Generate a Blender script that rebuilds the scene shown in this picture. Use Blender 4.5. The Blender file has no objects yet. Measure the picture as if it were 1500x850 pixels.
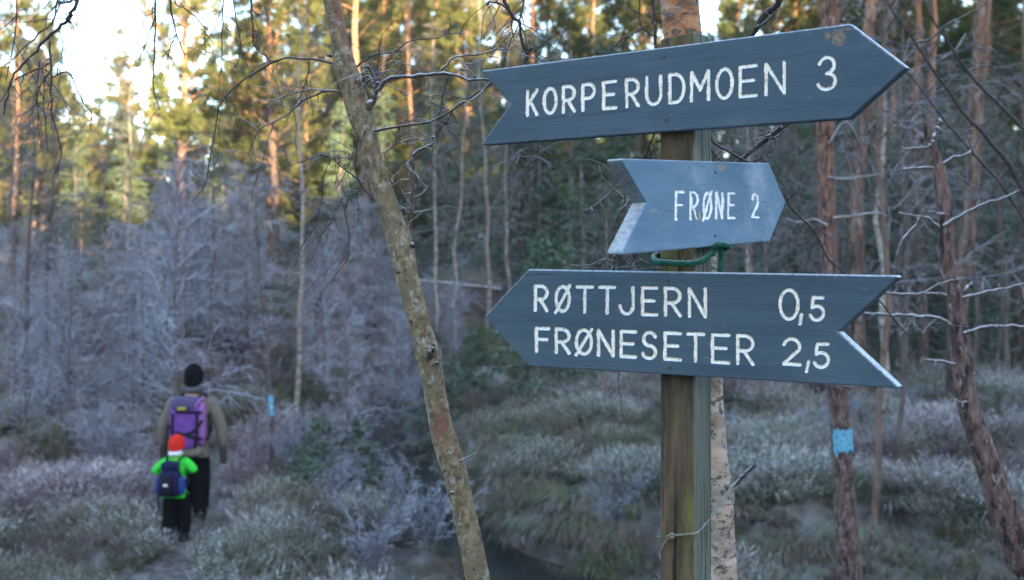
import bpy, math, random
import numpy as np
from mathutils import Vector
R_ = np.random.RandomState
random.seed(4)
sc = bpy.context.scene
COL = sc.collection
rad = math.radians

# ------------------------------------------------------------------ camera, sky, sun, exposure
CZ, F, HY = 1.65, 1500.0, 390.0            # eye height, focal length in photo pixels, horizon row
cam = bpy.data.cameras.new('camera'); camo = bpy.data.objects.new('camera', cam); COL.objects.link(camo)
camo.location = (0, 0, CZ); camo.rotation_euler = (rad(90), 0, 0)
cam.sensor_width = 36; cam.lens = 36 * F / 1500; cam.shift_y = -(425 - HY) / 1500
cam.clip_start = .05; cam.clip_end = 2000
cam.dof.use_dof = True; cam.dof.focus_distance = 2.1; cam.dof.aperture_fstop = 4.4
sc.camera = camo
SUN_EL, SUN_AZ = 9.0, 155.0                # behind the photographer, to the right
w = bpy.data.worlds.new('World'); sc.world = w; w.use_nodes = True
sky = w.node_tree.nodes.new('ShaderNodeTexSky'); sky.sky_type = 'NISHITA'; sky.sun_disc = False
sky.sun_elevation = rad(SUN_EL); sky.sun_rotation = rad(SUN_AZ); sky.air_density = 1.0; sky.dust_density = 1.0; sky.ozone_density = 1.9
bg = w.node_tree.nodes['Background']; bg.inputs['Strength'].default_value = 0.115
w.node_tree.links.new(sky.outputs[0], bg.inputs['Color'])
S = Vector((math.sin(rad(SUN_AZ)) * math.cos(rad(SUN_EL)), math.cos(rad(SUN_AZ)) * math.cos(rad(SUN_EL)), math.sin(rad(SUN_EL))))
sl = bpy.data.lights.new('sun', 'SUN'); sl.energy = 5.0; sl.angle = rad(.5); sl.color = (1, .74, .44)
so = bpy.data.objects.new('sun', sl); COL.objects.link(so); so.location = (20, -40, 30)
so.rotation_euler = S.to_track_quat('Z', 'Y').to_euler()
vs = sc.view_settings; vs.view_transform = 'Standard'; vs.look = 'None'; vs.gamma = 1; vs.use_curve_mapping = False
vs.exposure = 3.36
sc.cycles.max_bounces = 6; sc.cycles.diffuse_bounces = 3; sc.cycles.glossy_bounces = 2; sc.cycles.transparent_max_bounces = 4
sc.cycles.use_denoising = True

# ------------------------------------------------------------------ helpers
def at(px, py, Z):
    return np.array([(px - 750) / F * Z, Z, CZ - (py - HY) / F * Z])

def sstep(a, b, x):
    t = np.clip((np.asarray(x, float) - a) / (b - a), 0, 1)
    return t * t * (3 - 2 * t)

class MB:
    """collects vertices and faces for one mesh"""
    def __init__(s): s.v = []; s.f = []; s.n = 0; s.attrs = {}
    def add(s, v, f, mat=0, smooth=True, **attr):
        v = np.asarray(v, np.float32).reshape(-1, 3); f = np.asarray(f, np.int32)
        for k in attr:
            if k not in s.attrs: s.attrs[k] = [np.zeros(s.n, np.float32)]
        for k, lst in s.attrs.items():
            a = attr.get(k, 0.0)
            lst.append(np.broadcast_to(np.asarray(a, np.float32), (len(v),)) if np.ndim(a) == 0 else np.asarray(a, np.float32))
        s.v.append(v); s.f.append((f + s.n, mat, smooth)); s.n += len(v)
    def mesh(s, name, mats):
        me = bpy.data.meshes.new(name)
        V = np.concatenate(s.v); me.vertices.add(len(V)); me.vertices.foreach_set('co', V.ravel())
        li = np.concatenate([f.ravel() for f, _, _ in s.f])
        sz = np.concatenate([np.full(len(f), f.shape[1], np.int32) for f, _, _ in s.f])
        mi = np.concatenate([np.full(len(f), m, np.int32) for f, m, _ in s.f])
        sm = np.concatenate([np.full(len(f), q, bool) for f, _, q in s.f])
        me.loops.add(len(li)); me.loops.foreach_set('vertex_index', li)
        me.polygons.add(len(sz)); st = np.zeros(len(sz), np.int32); st[1:] = np.cumsum(sz)[:-1]
        me.polygons.foreach_set('loop_start', st); me.polygons.foreach_set('material_index', mi)
        me.polygons.foreach_set('use_smooth', sm)
        for m in (mats if isinstance(mats, (list, tuple)) else [mats]): me.materials.append(m)
        me.update(calc_edges=True); me.validate()
        for k, lst in s.attrs.items():
            a = me.attributes.new(k, 'FLOAT', 'POINT'); a.data.foreach_set('value', np.concatenate(lst))
        return me
    def build(s, name, mats, parent=None):
        return link(name, s.mesh(name, mats), parent)

def link(name, me, parent=None):
    o = bpy.data.objects.new(name, me); COL.objects.link(o)
    if parent is not None: o.parent = parent
    return o

def tag(o, label=None, cat=None, group=None, kind=None):
    if label: o['label'] = label
    if cat: o['category'] = cat
    if group: o['group'] = group
    if kind: o['kind'] = kind
    return o

def thing(name, label, cat, loc=(0, 0, 0), rz=0, scale=1, group=None, tilt=(0, 0)):
    o = bpy.data.objects.new(name, None); COL.objects.link(o); o.empty_display_size = .1
    o.location = loc; o.rotation_euler = (tilt[0], tilt[1], rz); o.scale = (scale,) * 3
    return tag(o, label, cat, group)

def tubes(mb, P, Rr, sides=3, mat=0, cap=False, **attr):
    """many polylines with the same number of points, as tubes"""
    P = np.asarray(P, float)
    if P.ndim == 2: P = P[None]
    Rr = np.asarray(Rr, float)
    if Rr.ndim == 1: Rr = np.broadcast_to(Rr[None], P.shape[:2])
    N, K, _ = P.shape
    T = np.gradient(P, axis=1); T /= np.linalg.norm(T, axis=2, keepdims=True) + 1e-9
    up = np.where((np.abs(T[:, :, 2].mean(1)) > .75)[:, None, None], np.array([1., .1, 0])[None, None], np.array([0, 0.05, 1.])[None, None])
    A = np.cross(T, np.broadcast_to(up, T.shape)); A /= np.linalg.norm(A, axis=2, keepdims=True) + 1e-9
    B = np.cross(T, A)
    th = np.arange(sides) / sides * 2 * np.pi
    V = P[:, :, None] + Rr[:, :, None, None] * (np.cos(th)[None, None, :, None] * A[:, :, None] + np.sin(th)[None, None, :, None] * B[:, :, None])
    i = (np.arange(N)[:, None, None] * K + np.arange(K - 1)[None, :, None]) * sides
    s0 = np.arange(sides)[None, None]; s1 = (s0 + 1) % sides
    f = np.stack([i + s0, i + sides + s0, i + sides + s1, i + s1], -1).reshape(-1, 4)
    mb.add(V.reshape(-1, 3), f, mat, True, **{k: (np.repeat(v, K * sides) if np.ndim(v) == 1 else v) for k, v in attr.items()})
    if cap:
        for end in (0, K - 1):
            c = P[:, end]; base = (np.arange(N) * K + end) * sides
            vv = np.concatenate([V[:, end].reshape(-1, 3), c]); b = np.arange(N)[:, None] * sides
            ff = np.stack([b + s0[0], b + s1[0], np.broadcast_to(N * sides + np.arange(N)[:, None], (N, sides))], -1).reshape(-1, 3)
            mb.add(vv, ff if end == 0 else ff[:, ::-1], mat, False)

def resample(pts, n, smooth=True):
    """catmull-rom resampling of a list of rows (any width) to n rows"""
    p = np.asarray(pts, float); m = len(p)
    if m == 2: return p[0] + (p[1] - p[0]) * np.linspace(0, 1, n)[:, None]
    d = np.concatenate([[0], np.cumsum(np.linalg.norm(np.diff(p[:, :3], axis=0), axis=1) + 1e-9)]); d /= d[-1]
    t = np.linspace(0, 1, n); k = np.clip(np.searchsorted(d, t, 'right') - 1, 0, m - 2)
    u = ((t - d[k]) / (d[k + 1] - d[k]))[:, None]
    if not smooth: return p[k] * (1 - u) + p[k + 1] * u
    p0 = p[np.maximum(k - 1, 0)]; p1 = p[k]; p2 = p[k + 1]; p3 = p[np.minimum(k + 2, m - 1)]
    return .5 * (2 * p1 + (p2 - p0) * u + (2 * p0 - 5 * p1 + 4 * p2 - p3) * u ** 2 + (3 * p1 - p0 - 3 * p2 + p3) * u ** 3)

def grow(rng, P, Rr, n, t0, t1, ang, length, droop=0., K=4, rf=.6, tip=.3, jit=.15, taper=.6, flat=None, lo=.0):
    """n side branches on every polyline of P"""
    N, K0, _ = P.shape
    t = (np.arange(n)[None] + rng.rand(N, n)) / n; t = (t0 + (t1 - t0) * t).ravel(); par = np.repeat(np.arange(N), n)
    k = np.clip((t * (K0 - 1)).astype(int), 0, K0 - 2); u = t * (K0 - 1) - k
    p0 = P[par, k] * (1 - u)[:, None] + P[par, k + 1] * u[:, None]
    T = P[par, k + 1] - P[par, k]; T /= np.linalg.norm(T, axis=1, keepdims=True) + 1e-9
    r0 = (Rr[par, k] * (1 - u) + Rr[par, k + 1] * u) * rf
    rnd = rng.randn(len(t), 3)
    if flat is not None: rnd[:, 2] *= flat
    prp = rnd - (rnd * T).sum(1, keepdims=True) * T; prp /= np.linalg.norm(prp, axis=1, keepdims=True) + 1e-9
    a = (ang + rng.randn(len(t)) * .2)[:, None]
    d = np.cos(a) * T + np.sin(a) * prp
    L = length(t) if callable(length) else length * (1 - taper * t)
    L = L * rng.uniform(.6, 1.25, len(t))
    pts = [p0]; cur = d
    for j in range(K - 1):
        cur = cur + rng.randn(*cur.shape) * jit + np.array([0, 0, -droop])
        cur = cur / (np.linalg.norm(cur, axis=1, keepdims=True) + 1e-9)
        pts.append(pts[-1] + cur * (L / (K - 1))[:, None])
    Pc = np.stack(pts, 1)
    Rc = np.maximum(r0[:, None] * np.linspace(1, tip, K)[None], lo)
    return Pc, Rc

def needles(mb, rng, C, A, M, L, w, spread=1.0, mat=1, grav=0.):
    """M thin blades round every centre of C, leaning along A"""
    N = len(C)
    d = A[:, None] * .7 + rng.randn(N, M, 3) * spread * .6; d[..., 2] -= grav
    d /= np.linalg.norm(d, axis=2, keepdims=True) + 1e-9
    s = np.cross(d, rng.randn(N, M, 3)); s /= np.linalg.norm(s, axis=2, keepdims=True) + 1e-9
    Lr = L * rng.uniform(.6, 1.2, (N, M, 1)); c = C[:, None] + d * Lr * rng.uniform(-.1, .3, (N, M, 1))
    V = np.stack([c - s * w * .5, c + s * w * .5, c + d * Lr], 2).reshape(-1, 3)
    mb.add(V, np.arange(N * M * 3).reshape(-1, 3), mat, False)

# ------------------------------------------------------------------ materials
def surf(name, ramp, scale=8, detail=5, stretch=(1, 1, 1), rough=.85, bump=.0, bscale=None, patches=(), vary=0., zmix=None,
         frost=None, attrs=(), spec=.3, trans=0.):
    m = bpy.data.materials.new(name); m.use_nodes = True; nt = m.node_tree; L = nt.links.new
    b = nt.nodes['Principled BSDF']; b.inputs['Roughness'].default_value = rough; b.inputs['Specular IOR Level'].default_value = spec
    tc = nt.nodes.new('ShaderNodeTexCoord')
    def noise(sca, det, st):
        mp = nt.nodes.new('ShaderNodeMapping'); mp.inputs['Scale'].default_value = st
        L(tc.outputs['Object'], mp.inputs['Vector'])
        n = nt.nodes.new('ShaderNodeTexNoise'); n.inputs['Scale'].default_value = sca; n.inputs['Detail'].default_value = det
        n.inputs['Roughness'].default_value = .62
        L(mp.outputs[0], n.inputs['Vector']); return n.outputs['Fac']
    def rampn(fac, stops):
        r = nt.nodes.new('ShaderNodeValToRGB'); e = r.color_ramp.elements
        while len(e) < len(stops): e.new(.5)
        for q, (p, c) in zip(e, stops): q.position = p; q.color = (*c, 1)
        L(fac, r.inputs['Fac']); return r.outputs['Color']
    def mix(fac, a, c):
        x = nt.nodes.new('ShaderNodeMix'); x.data_type = 'RGBA'
        if isinstance(fac, float): x.inputs['Factor'].default_value = fac
        else: L(fac, x.inputs['Factor'])
        L(a, x.inputs['A'])
        if isinstance(c, tuple): x.inputs['B'].default_value = (*c, 1)
        else: L(c, x.inputs['B'])
        return x.outputs['Result']
    def mrange(v, a, c, lo=0., hi=1.):
        x = nt.nodes.new('ShaderNodeMapRange'); x.interpolation_type = 'SMOOTHSTEP'
        for i, q in zip(range(1, 5), (a, c, lo, hi)): x.inputs[i].default_value = q
        L(v, x.inputs[0]); return x.outputs[0]
    def mul(a, c):
        x = nt.nodes.new('ShaderNodeMath'); x.operation = 'MULTIPLY'; L(a, x.inputs[0])
        if isinstance(c, float): x.inputs[1].default_value = c
        else: L(c, x.inputs[1])
        return x.outputs[0]
    n0 = noise(scale, detail, stretch); c = rampn(n0, ramp)
    if zmix:
        sp = nt.nodes.new('ShaderNodeSeparateXYZ'); L(tc.outputs['Object'], sp.inputs[0])
        c = mix(mrange(sp.outputs['Z'], zmix[0], zmix[1]), c, rampn(n0, zmix[2]))
    for (pc, psc, lo, hi, st) in patches:
        c = mix(mrange(noise(psc, 4, st), lo, hi), c, pc)
    for (an, lo, hi, ac, nsc) in attrs:
        a = nt.nodes.new('ShaderNodeAttribute'); a.attribute_name = an
        f = mrange(a.outputs['Fac'], lo, hi)
        if isinstance(ac, list): ac = rampn(noise(nsc, 4, (1, 1, 1)), ac)
        c = mix(f, c, ac)
    if vary:
        oi = nt.nodes.new('ShaderNodeObjectInfo'); hs = nt.nodes.new('ShaderNodeHueSaturation')
        L(mrange(oi.outputs['Random'], 0, 1, 1 - vary, 1 + vary), hs.inputs['Value']); L(c, hs.inputs['Color']); c = hs.outputs[0]
    if frost:
        lo, hi, amt, fc, fs = frost
        ge = nt.nodes.new('ShaderNodeNewGeometry'); sp = nt.nodes.new('ShaderNodeSeparateXYZ'); L(ge.outputs['Normal'], sp.inputs[0])
        f = mul(mrange(sp.outputs['Z'], lo, hi), amt)
        f = mul(f, mrange(noise(fs, 4, (1, 1, 1)), .36, .56, .45, 1.))
        c = mix(f, c, fc)
    L(c, b.inputs['Base Color'])
    if bump:
        bp = nt.nodes.new('ShaderNodeBump'); bp.inputs['Strength'].default_value = bump; bp.inputs['Distance'].default_value = .01
        L(n0 if bscale is None else noise(bscale, 5, stretch), bp.inputs['Height']); L(bp.outputs[0], b.inputs['Normal'])
    if trans:
        tr = nt.nodes.new('ShaderNodeBsdfTranslucent'); L(c, tr.inputs['Color'])
        ms = nt.nodes.new('ShaderNodeMixShader'); ms.inputs[0].default_value = trans
        L(b.outputs[0], ms.inputs[1]); L(tr.outputs[0], ms.inputs[2]); L(ms.outputs[0], nt.nodes['Material Output'].inputs['Surface'])
    return m

FR = (.80, .83, .88)
M_ground = surf('ground', [(.3, (.035, .03, .026)), (.5, (.08, .07, .062)), (.7, (.19, .18, .18))], 2.2, 8, bump=.6, patches=[((.17, .17, .165), .9, .5, .65, (1, 1, 1)), ((.07, .06, .04), 5, .55, .7, (1, 1, 1))])
M_path = surf('trodden_earth', [(.3, (.045, .036, .03)), (.5, (.10, .082, .072)), (.68, (.22, .20, .19))], 9, 8, bump=.7)
M_water = surf('water', [(.4, (.020, .023, .022)), (.6, (.035, .036, .034))], 3, 3, rough=.08, spec=.5, bump=.06, bscale=6)
M_heather = surf('frosted_heather', [(.3, (.055, .066, .034)), (.55, (.11, .122, .068)), (.7, (.17, .17, .11))], 1.5, 4,
                 attrs=[('tone', .48, .74, [(.3, (.10, .058, .07)), (.7, (.185, .125, .15))], 3), ('tone', .8, .97, [(.3, (.12, .09, .05)), (.7, (.22, .17, .115))], 3), ('rime', .12, 1.1, (.60, .61, .64), 1)], rough=.9)
M_grass = surf('frosted_grass', [(.3, (.085, .075, .05)), (.55, (.15, .135, .10)), (.7, (.21, .185, .15))], 1.5, 4,
               attrs=[('tone', .5, .8, [(.3, (.095, .125, .055)), (.7, (.165, .205, .105))], 3), ('tone', .82, .97, [(.3, (.11, .062, .048)), (.7, (.20, .13, .105))], 3), ('rime', .12, 1.1, (.60, .59, .60), 1)], rough=.9)
M_twig = surf('frosted_twig', [(.3, (.06, .048, .062)), (.7, (.15, .125, .155))], 3, 3, vary=.35, frost=(-.3, .8, .80, (.58, .63, .73), 1.2))
M_baretwig = surf('bare_twig', [(.3, (.04, .033, .034)), (.7, (.11, .09, .088))], 3, 3, vary=.3, frost=(.0, .9, .55, (.55, .57, .62), 2))
M_darktwig = surf('dark_twig', [(.3, (.018, .013, .014)), (.7, (.06, .045, .042))], 30, 4, frost=(.35, .9, .55, (.6, .62, .68), 18), bump=.4)
M_rimetwig = surf('rimed_twig', [(.3, (.045, .032, .03)), (.7, (.12, .09, .08))], 40, 5, frost=(.05, .8, .85, (.60, .64, .70), 45), bump=.6)
M_sapbark = surf('sapling_bark', [(.3, (.06, .045, .045)), (.7, (.16, .13, .12))], 6, 4, (1, 1, .4), vary=.2, frost=(.0, .8, .4, FR, 3))
M_lean = surf('lichened_bark', [(.25, (.045, .032, .02)), (.42, (.125, .092, .055)), (.55, (.22, .17, .105)), (.7, (.33, .27, .185))], 62, 9, (1, 1, .6), bump=1.0,
              patches=[((.155, .128, .078), 13, .48, .66, (1, 1, .5)), ((.19, .085, .055), 10, .56, .72, (1, 1, .4)), ((.33, .30, .25), 48, .55, .70, (1, 1, .8)), ((.29, .29, .255), 22, .60, .68, (1, 1, .9)), ((.03, .022, .016), 80, .6, .7, (1, 1, 1.4)), ((.02, .015, .012), 34, .62, .7, (1, 1, 2.2)), ((.19, .10, .06), 7, .6, .75, (1, 1, .4))])
M_birch = surf('birch_bark', [(.3, (.19, .14, .105)), (.5, (.38, .295, .235)), (.7, (.54, .45, .39))], 11, 8, (1, 1, 1.8), bump=.5,
               patches=[((.30, .13, .07), 3.2, .57, .70, (1, 1, .5)), ((.22, .19, .165), 5, .5, .62, (.8, .8, 1.3)), ((.10, .085, .07), 62, .5, .62, (.8, .8, 1.2)), ((.05, .042, .036), 34, .58, .66, (.8, .8, 1.3)), ((.52, .38, .31), 9, .57, .7, (.6, .6, 2.))],
               zmix=(2.02, 2.10, [(.3, (.10, .05, .03)), (.5, (.38, .155, .065)), (.7, (.46, .30, .21))]))
M_pine = surf('pine_bark', [(.35, (.022, .015, .015)), (.5, (.085, .054, .044)), (.65, (.18, .125, .105))], 13, 8, (1, 1, .22), bump=1.0, vary=.3, patches=[((.20, .18, .175), 9, .56, .68, (1, 1, .4))],
              zmix=(4.5, 9.0, [(.35, (.16, .07, .035)), (.55, (.32, .165, .085)), (.7, (.42, .26, .16))]))
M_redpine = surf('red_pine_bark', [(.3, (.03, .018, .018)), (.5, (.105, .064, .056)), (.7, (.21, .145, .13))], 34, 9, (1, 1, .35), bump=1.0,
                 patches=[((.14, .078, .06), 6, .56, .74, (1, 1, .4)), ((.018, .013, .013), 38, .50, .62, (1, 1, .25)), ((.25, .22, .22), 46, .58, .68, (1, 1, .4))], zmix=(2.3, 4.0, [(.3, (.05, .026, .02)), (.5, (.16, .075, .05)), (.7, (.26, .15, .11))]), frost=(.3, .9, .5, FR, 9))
M_palebark = surf('pale_birch_bark', [(.3, (.12, .10, .09)), (.5, (.25, .22, .20)), (.7, (.40, .37, .35))], 5, 5, (1, 1, 2.5), vary=.2, patches=[((.05, .04, .035), 14, .58, .64, (.4, .4, 2.5))])
M_needle = surf('pine_needles', [(.3, (.06, .088, .028)), (.55, (.12, .14, .04)), (.75, (.19, .185, .06))], .7, 3, vary=.25, trans=.45)
M_spruce = surf('spruce_needles', [(.3, (.02, .042, .016)), (.6, (.042, .078, .03)), (.75, (.075, .12, .05))], 1.2, 3, vary=.3, frost=(.3, .95, .5, (.55, .62, .64), 2))
M_ryoung = surf('frosted_spruce_needles', [(.3, (.02, .042, .016)), (.6, (.045, .085, .032)), (.75, (.08, .13, .06))], 3, 3, vary=.3, frost=(.3, .98, .55, (.55, .64, .63), 3))
M_deadwood = surf('dead_branch', [(.3, (.07, .06, .055)), (.7, (.17, .15, .14))], 6, 4, frost=(.0, .8, .55, FR, 3))

# ------------------------------------------------------------------ ground, added shade ridge, path, stream
STREAM = np.array([[5.5, 6.5], [3.4, 8.3], [2.0, 9.6], [1.05, 10.5], [.3, 11.2], [-.3, 12.0], [-.75, 13.2], [-1.5, 16], [-2.6, 20], [-3.2, 30], [-3.4, 60]])
PATH = np.array([[-1.2, 0], [-2.0, 4], [-2.75, 8], [-3.37, 10.3], [-3.5, 11.3], [-4.0, 14], [-4.6, 16.5], [-6.5, 20], [-9, 25]])
def sx(y): return np.interp(y, STREAM[:, 1], STREAM[:, 0])
def pxx(y): return np.interp(y, PATH[:, 1], PATH[:, 0])
def wav(x, y):
    return (.5 * np.sin(x * .9 + 1.3 * np.sin(y * .5)) * np.sin(y * .8 + .7) + .3 * np.sin(x * 2.1 + y * 1.3 + 2) * np.sin(y * 1.9 - x * .6) + .2 * np.sin(x * 4.3 - y * 2.2) * np.sin(y * 3.7 + x))
def hsh(i, j, k): v = np.sin(i * 127.1 + j * 311.7 + k * 74.7) * 43758.5453; return v - np.floor(v)
def mound(x, y):
    """heather hummocks about a metre apart, 0..1"""
    x = np.asarray(x, float); y = np.asarray(y, float); out = np.zeros(np.broadcast(x, y).shape); ci, cj = np.floor(x / 1.2), np.floor(y / 1.2)
    for a in (-1, 0, 1):
        for b in (-1, 0, 1):
            i, j = ci + a, cj + b; px_, py_ = (i + hsh(i, j, 1)) * 1.2, (j + hsh(i, j, 2)) * 1.2; r = .36 + .46 * hsh(i, j, 3); am = .35 + .65 * hsh(i, j, 4)
            out = np.maximum(out, am * np.clip(1 - ((x - px_) ** 2 + (y - py_) ** 2) / r ** 2, 0, 1) ** .55)
    return out
def lowbank(x, y):
    q = x / np.maximum(y, 1)
    return sstep(-.09, -.03, q) * sstep(.19, .13, q) * sstep(12.6, 11.0, y) * sstep(4, 6, y)
def h(x, y):
    x = np.asarray(x, float); y = np.asarray(y, float)
    z = -1.25 * sstep(.8, 6.5, y)
    d = x - sx(y)
    z = z + .42 * sstep(.2, 2.2, d) * sstep(5, 8, y) * (1 - .5 * sstep(15, 22, y))        # right bank
    z = z + .10 * sstep(-.3, -2, d) * sstep(5, 8, y)
    ang = x / np.maximum(y, 3)
    rise = 1 - sstep(-.06, .2, ang)
    z = z + rise * (2.0 * sstep(16, 34, y) + .06 * np.maximum(y - 30, 0)) + (1 - rise) * (.25 * sstep(18, 40, y) + .035 * np.maximum(y - 40, 0))
    z = z + (.20 * wav(x, y) + .13 * np.abs(wav(x * 1.9 + 5, y * 1.7)) - .05) * sstep(3, 7, y) * (1 - sstep(0, .9, .9 - np.abs(x - pxx(y))))
    lb = lowbank(x, y); z = z - .30 * lb
    z = z + .36 * (1 - lb) * mound(x, y) * sstep(4, 7, y) * (1 - sstep(30, 45, y)) * sstep(.35, .8, np.abs(x - pxx(y))) * np.where(d > 0, sstep(.5, 1.1, d), sstep(1.3, 2.4, -d))
    z = z - .46 * np.where(d < 0, np.exp(-(np.maximum(-1.1 - d, 0) / .7) ** 2), 0) * sstep(5, 8, y) * (1 - sstep(16, 22, y))
    z = z - .62 * np.exp(-(np.maximum(np.abs(d) - .22, 0) / .30) ** 2) * sstep(4, 7, y) * (1 - sstep(24, 30, y))
    return z
def P0(px, Z): X = (px - 750) / F * Z; return (X, Z, float(h(X, Z)))

def axis(parts): return np.concatenate([np.arange(a, b, s) for a, b, s in parts])
gx = axis([(-240, -40, 12), (-40, -14, 1.5), (-14, 14, .16), (14, 40, 1.5), (40, 241, 12)]); gy = axis([(-30, 4, 1.5), (4, 30, .16), (30, 70, 1.2), (70, 320, 12)])
GX, GY = np.meshgrid(gx, gy)
mb = MB(); ny, nx = GX.shape; i = np.arange(ny - 1)[:, None] * nx + np.arange(nx - 1)[None]
mb.add(np.stack([GX, GY, h(GX, GY)], -1), np.stack([i, i + 1, i + nx + 1, i + nx], -1).reshape(-1, 4))
tag(mb.build('ground', M_ground), 'frosty forest ground', kind='structure')

# unseen ridge added behind the camera, shaped to keep low sun off the clearing
a = np.linspace(-190, 190, 90); dd = np.linspace(28, 120, 40); A, D = np.meshgrid(a, dd)
s2 = np.array([S.x, S.y]) / math.hypot(S.x, S.y); r2 = np.array([-s2[1], s2[0]])
Hh = (20.6 + 9.5 * sstep(17, 31, A)) * sstep(28, 62, D) * (1 - sstep(85, 120, D)) * (1 + .05 * np.sin(A * .13) + .035 * np.sin(A * .41 + 1) + .03 * np.sin(A * .97)) - .3
mb = MB(); ny, nx = A.shape; i = np.arange(ny - 1)[:, None] * nx + np.arange(nx - 1)[None]
mb.add(np.stack([s2[0] * D + r2[0] * A, s2[1] * D + r2[1] * A, Hh], -1), np.stack([i, i + 1, i + nx + 1, i + nx], -1).reshape(-1, 4))
tag(mb.build('shade_ridge', M_ground), 'unseen added ridge shading the clearing', kind='structure')

yy = np.arange(3, 24, .12); mb = MB(); offs = np.linspace(-.19, .19, 9)
PX = pxx(yy)[:, None] + offs[None] * (1 + .25 * np.sin(yy * 2.3))[:, None]; PY = np.broadcast_to(yy[:, None], PX.shape)
n2, n1 = PX.shape; i = np.arange(n2 - 1)[:, None] * n1 + np.arange(n1 - 1)[None]
mb.add(np.stack([PX, PY, h(PX, PY) + .018 - .05 * (np.abs(offs) > .16)[None]], -1), np.stack([i, i + 1, i + n1 + 1, i + n1], -1).reshape(-1, 4))
tag(mb.build('path', M_path), 'trodden frosty footpath', kind='structure')

yy = np.arange(6.5, 25, .1); mb = MB(); offs = np.linspace(-1.1, 1.1, 7)
PX = sx(yy)[:, None] + offs[None]; PY = np.broadcast_to(yy[:, None], PX.shape); wz = np.interp(yy, [6, 10, 14, 25], [-1.78, -1.76, -1.66, -1.2])
n2, n1 = PX.shape; i = np.arange(n2 - 1)[:, None] * n1 + np.arange(n1 - 1)[None]
mb.add(np.stack([PX, PY, np.broadcast_to(wz[:, None], PX.shape)], -1), np.stack([i, i + 1, i + n1 + 1, i + n1], -1).reshape(-1, 4))
tag(mb.build('stream', M_water), 'dark narrow stream', kind='structure')

# ------------------------------------------------------------------ ground cover (stuff)
def tuft_heather(rng, ns, H, lean):
    """V (n,3), rime (n): upright leafy sprigs"""
    V = []; Rm = []
    az = rng.rand(ns) * 2 * np.pi; r = np.sqrt(rng.rand(ns)) * .16
    for k in range(ns):
        p = np.array([np.cos(az[k]) * r[k], np.sin(az[k]) * r[k], 0]); hh = H * rng.uniform(.55, 1.1)
        d = np.array([np.cos(az[k]) * lean * rng.rand(), np.sin(az[k]) * lean * rng.rand(), 1.]) + rng.randn(3) * .15; d /= np.linalg.norm(d)
        nl = 11
        for j in range(nl):
            t = (j + 1) / nl; c = p + d * hh * t
            e = d * .8 + rng.randn(3) * .6; e /= np.linalg.norm(e); s = np.cross(e, rng.randn(3)); s /= np.linalg.norm(s) + 1e-6
            l = .046 * rng.uniform(.6, 1.3); V += [c - s * .0034, c + s * .0034, c + e * l]; q = rng.uniform(.1, .95) * (.35 + .65 * t); Rm += [q * .7, q * .7, q * 1.1]
        s = np.cross(d, rng.randn(3)); s /= np.linalg.norm(s); V += [p - s * .0035, p + s * .0035, p + d * hh]; Rm += [0, 0, .5]
    return np.array(V), np.array(Rm)
def tuft_grass(rng, nb, H, fall):
    V = []; Rm = []; W = .0026
    for k in range(nb):
        az = rng.rand() * 6.283; r = rng.rand() * .07; p = np.array([np.cos(az) * r, np.sin(az) * r, 0])
        out = np.array([np.cos(az + rng.randn() * .4), np.sin(az + rng.randn() * .4), 0]); hh = H * rng.uniform(.6, 1.2); q = rng.uniform(.05, .75)
        f = fall * rng.uniform(.4, 1.2); pts = [p, p + np.array([0, 0, .55]) * hh + out * f * .2 * hh, p + np.array([0, 0, .75]) * hh + out * f * .6 * hh, p + np.array([0, 0, .75 - .3 * f]) * hh + out * f * 1.05 * hh]
        s = np.cross(out, [0, 0, 1]) * W
        for a_, b_, t in zip(pts[:-1], pts[1:], (.3, .6, .9)):
            V += [a_ - s, a_ + s, b_]; Rm += [q * t, q * t, q * t * 1.15]
    return np.array(V), np.array(Rm)
def scatter(name, protos, pts, scl, tone, mat, rng, label):
    patch = np.clip(.20 + .10 * (pts[:, 0] < -1) * (pts[:, 1] < 14) + .10 * (pts[:, 0] / pts[:, 1] > .02) - .3 * sstep(15, 19, pts[:, 1]) + 1.15 * mound(pts[:, 0], pts[:, 1]) + .38 * wav(pts[:, 0] * .8 + 2, pts[:, 1] * .7 - 4) + .2 * rng.randn(len(pts)), .08, 1.3); e_ = .06; gmx = np.clip((mound(pts[:, 0] + e_, pts[:, 1]) - mound(pts[:, 0] - e_, pts[:, 1])) / (2 * e_), -3, 3); gmy = np.clip((mound(pts[:, 0], pts[:, 1] + e_) - mound(pts[:, 0], pts[:, 1] - e_)) / (2 * e_), -3, 3)  # real rime, but thinned in gaps and far back to imitate shade
    mb = MB(); which = rng.randint(len(protos), size=len(pts))
    for k, (V, Rm) in enumerate(protos):
        q = np.where(which == k)[0]
        if not len(q): continue
        a = rng.rand(len(q)) * 6.283; c, s = np.cos(a)[:, None], np.sin(a)[:, None]; sc_ = scl[q][:, None]
        X = (V[None, :, 0] * c - V[None, :, 1] * s) * sc_; Y = (V[None, :, 0] * s + V[None, :, 1] * c) * sc_; Z = V[None, :, 2] * sc_ * rng.uniform(.8, 1.2, len(q))[:, None]
        X = X - gmx[q][:, None] * Z * .30; Y = Y - gmy[q][:, None] * Z * .30
        W = np.stack([X, Y, Z], -1) + pts[q][:, None]
        rim = np.clip(Rm[None] * patch[q][:, None], 0, 1.1)
        mb.add(W.reshape(-1, 3), np.arange(W.shape[0] * W.shape[1]).reshape(-1, 3), 0, False, tone=np.repeat(tone[q], len(V)), rime=rim.ravel())
    return tag(mb.build(name, mat), label, kind='stuff')
def field(rng, n, y0, y1, wide=.62, pw=1.0):
    y = y0 + (y1 - y0) * rng.rand(n) ** pw; x = (rng.rand(n) * 2 - 1) * wide * y; return x, y
rng = R_(11)
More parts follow.
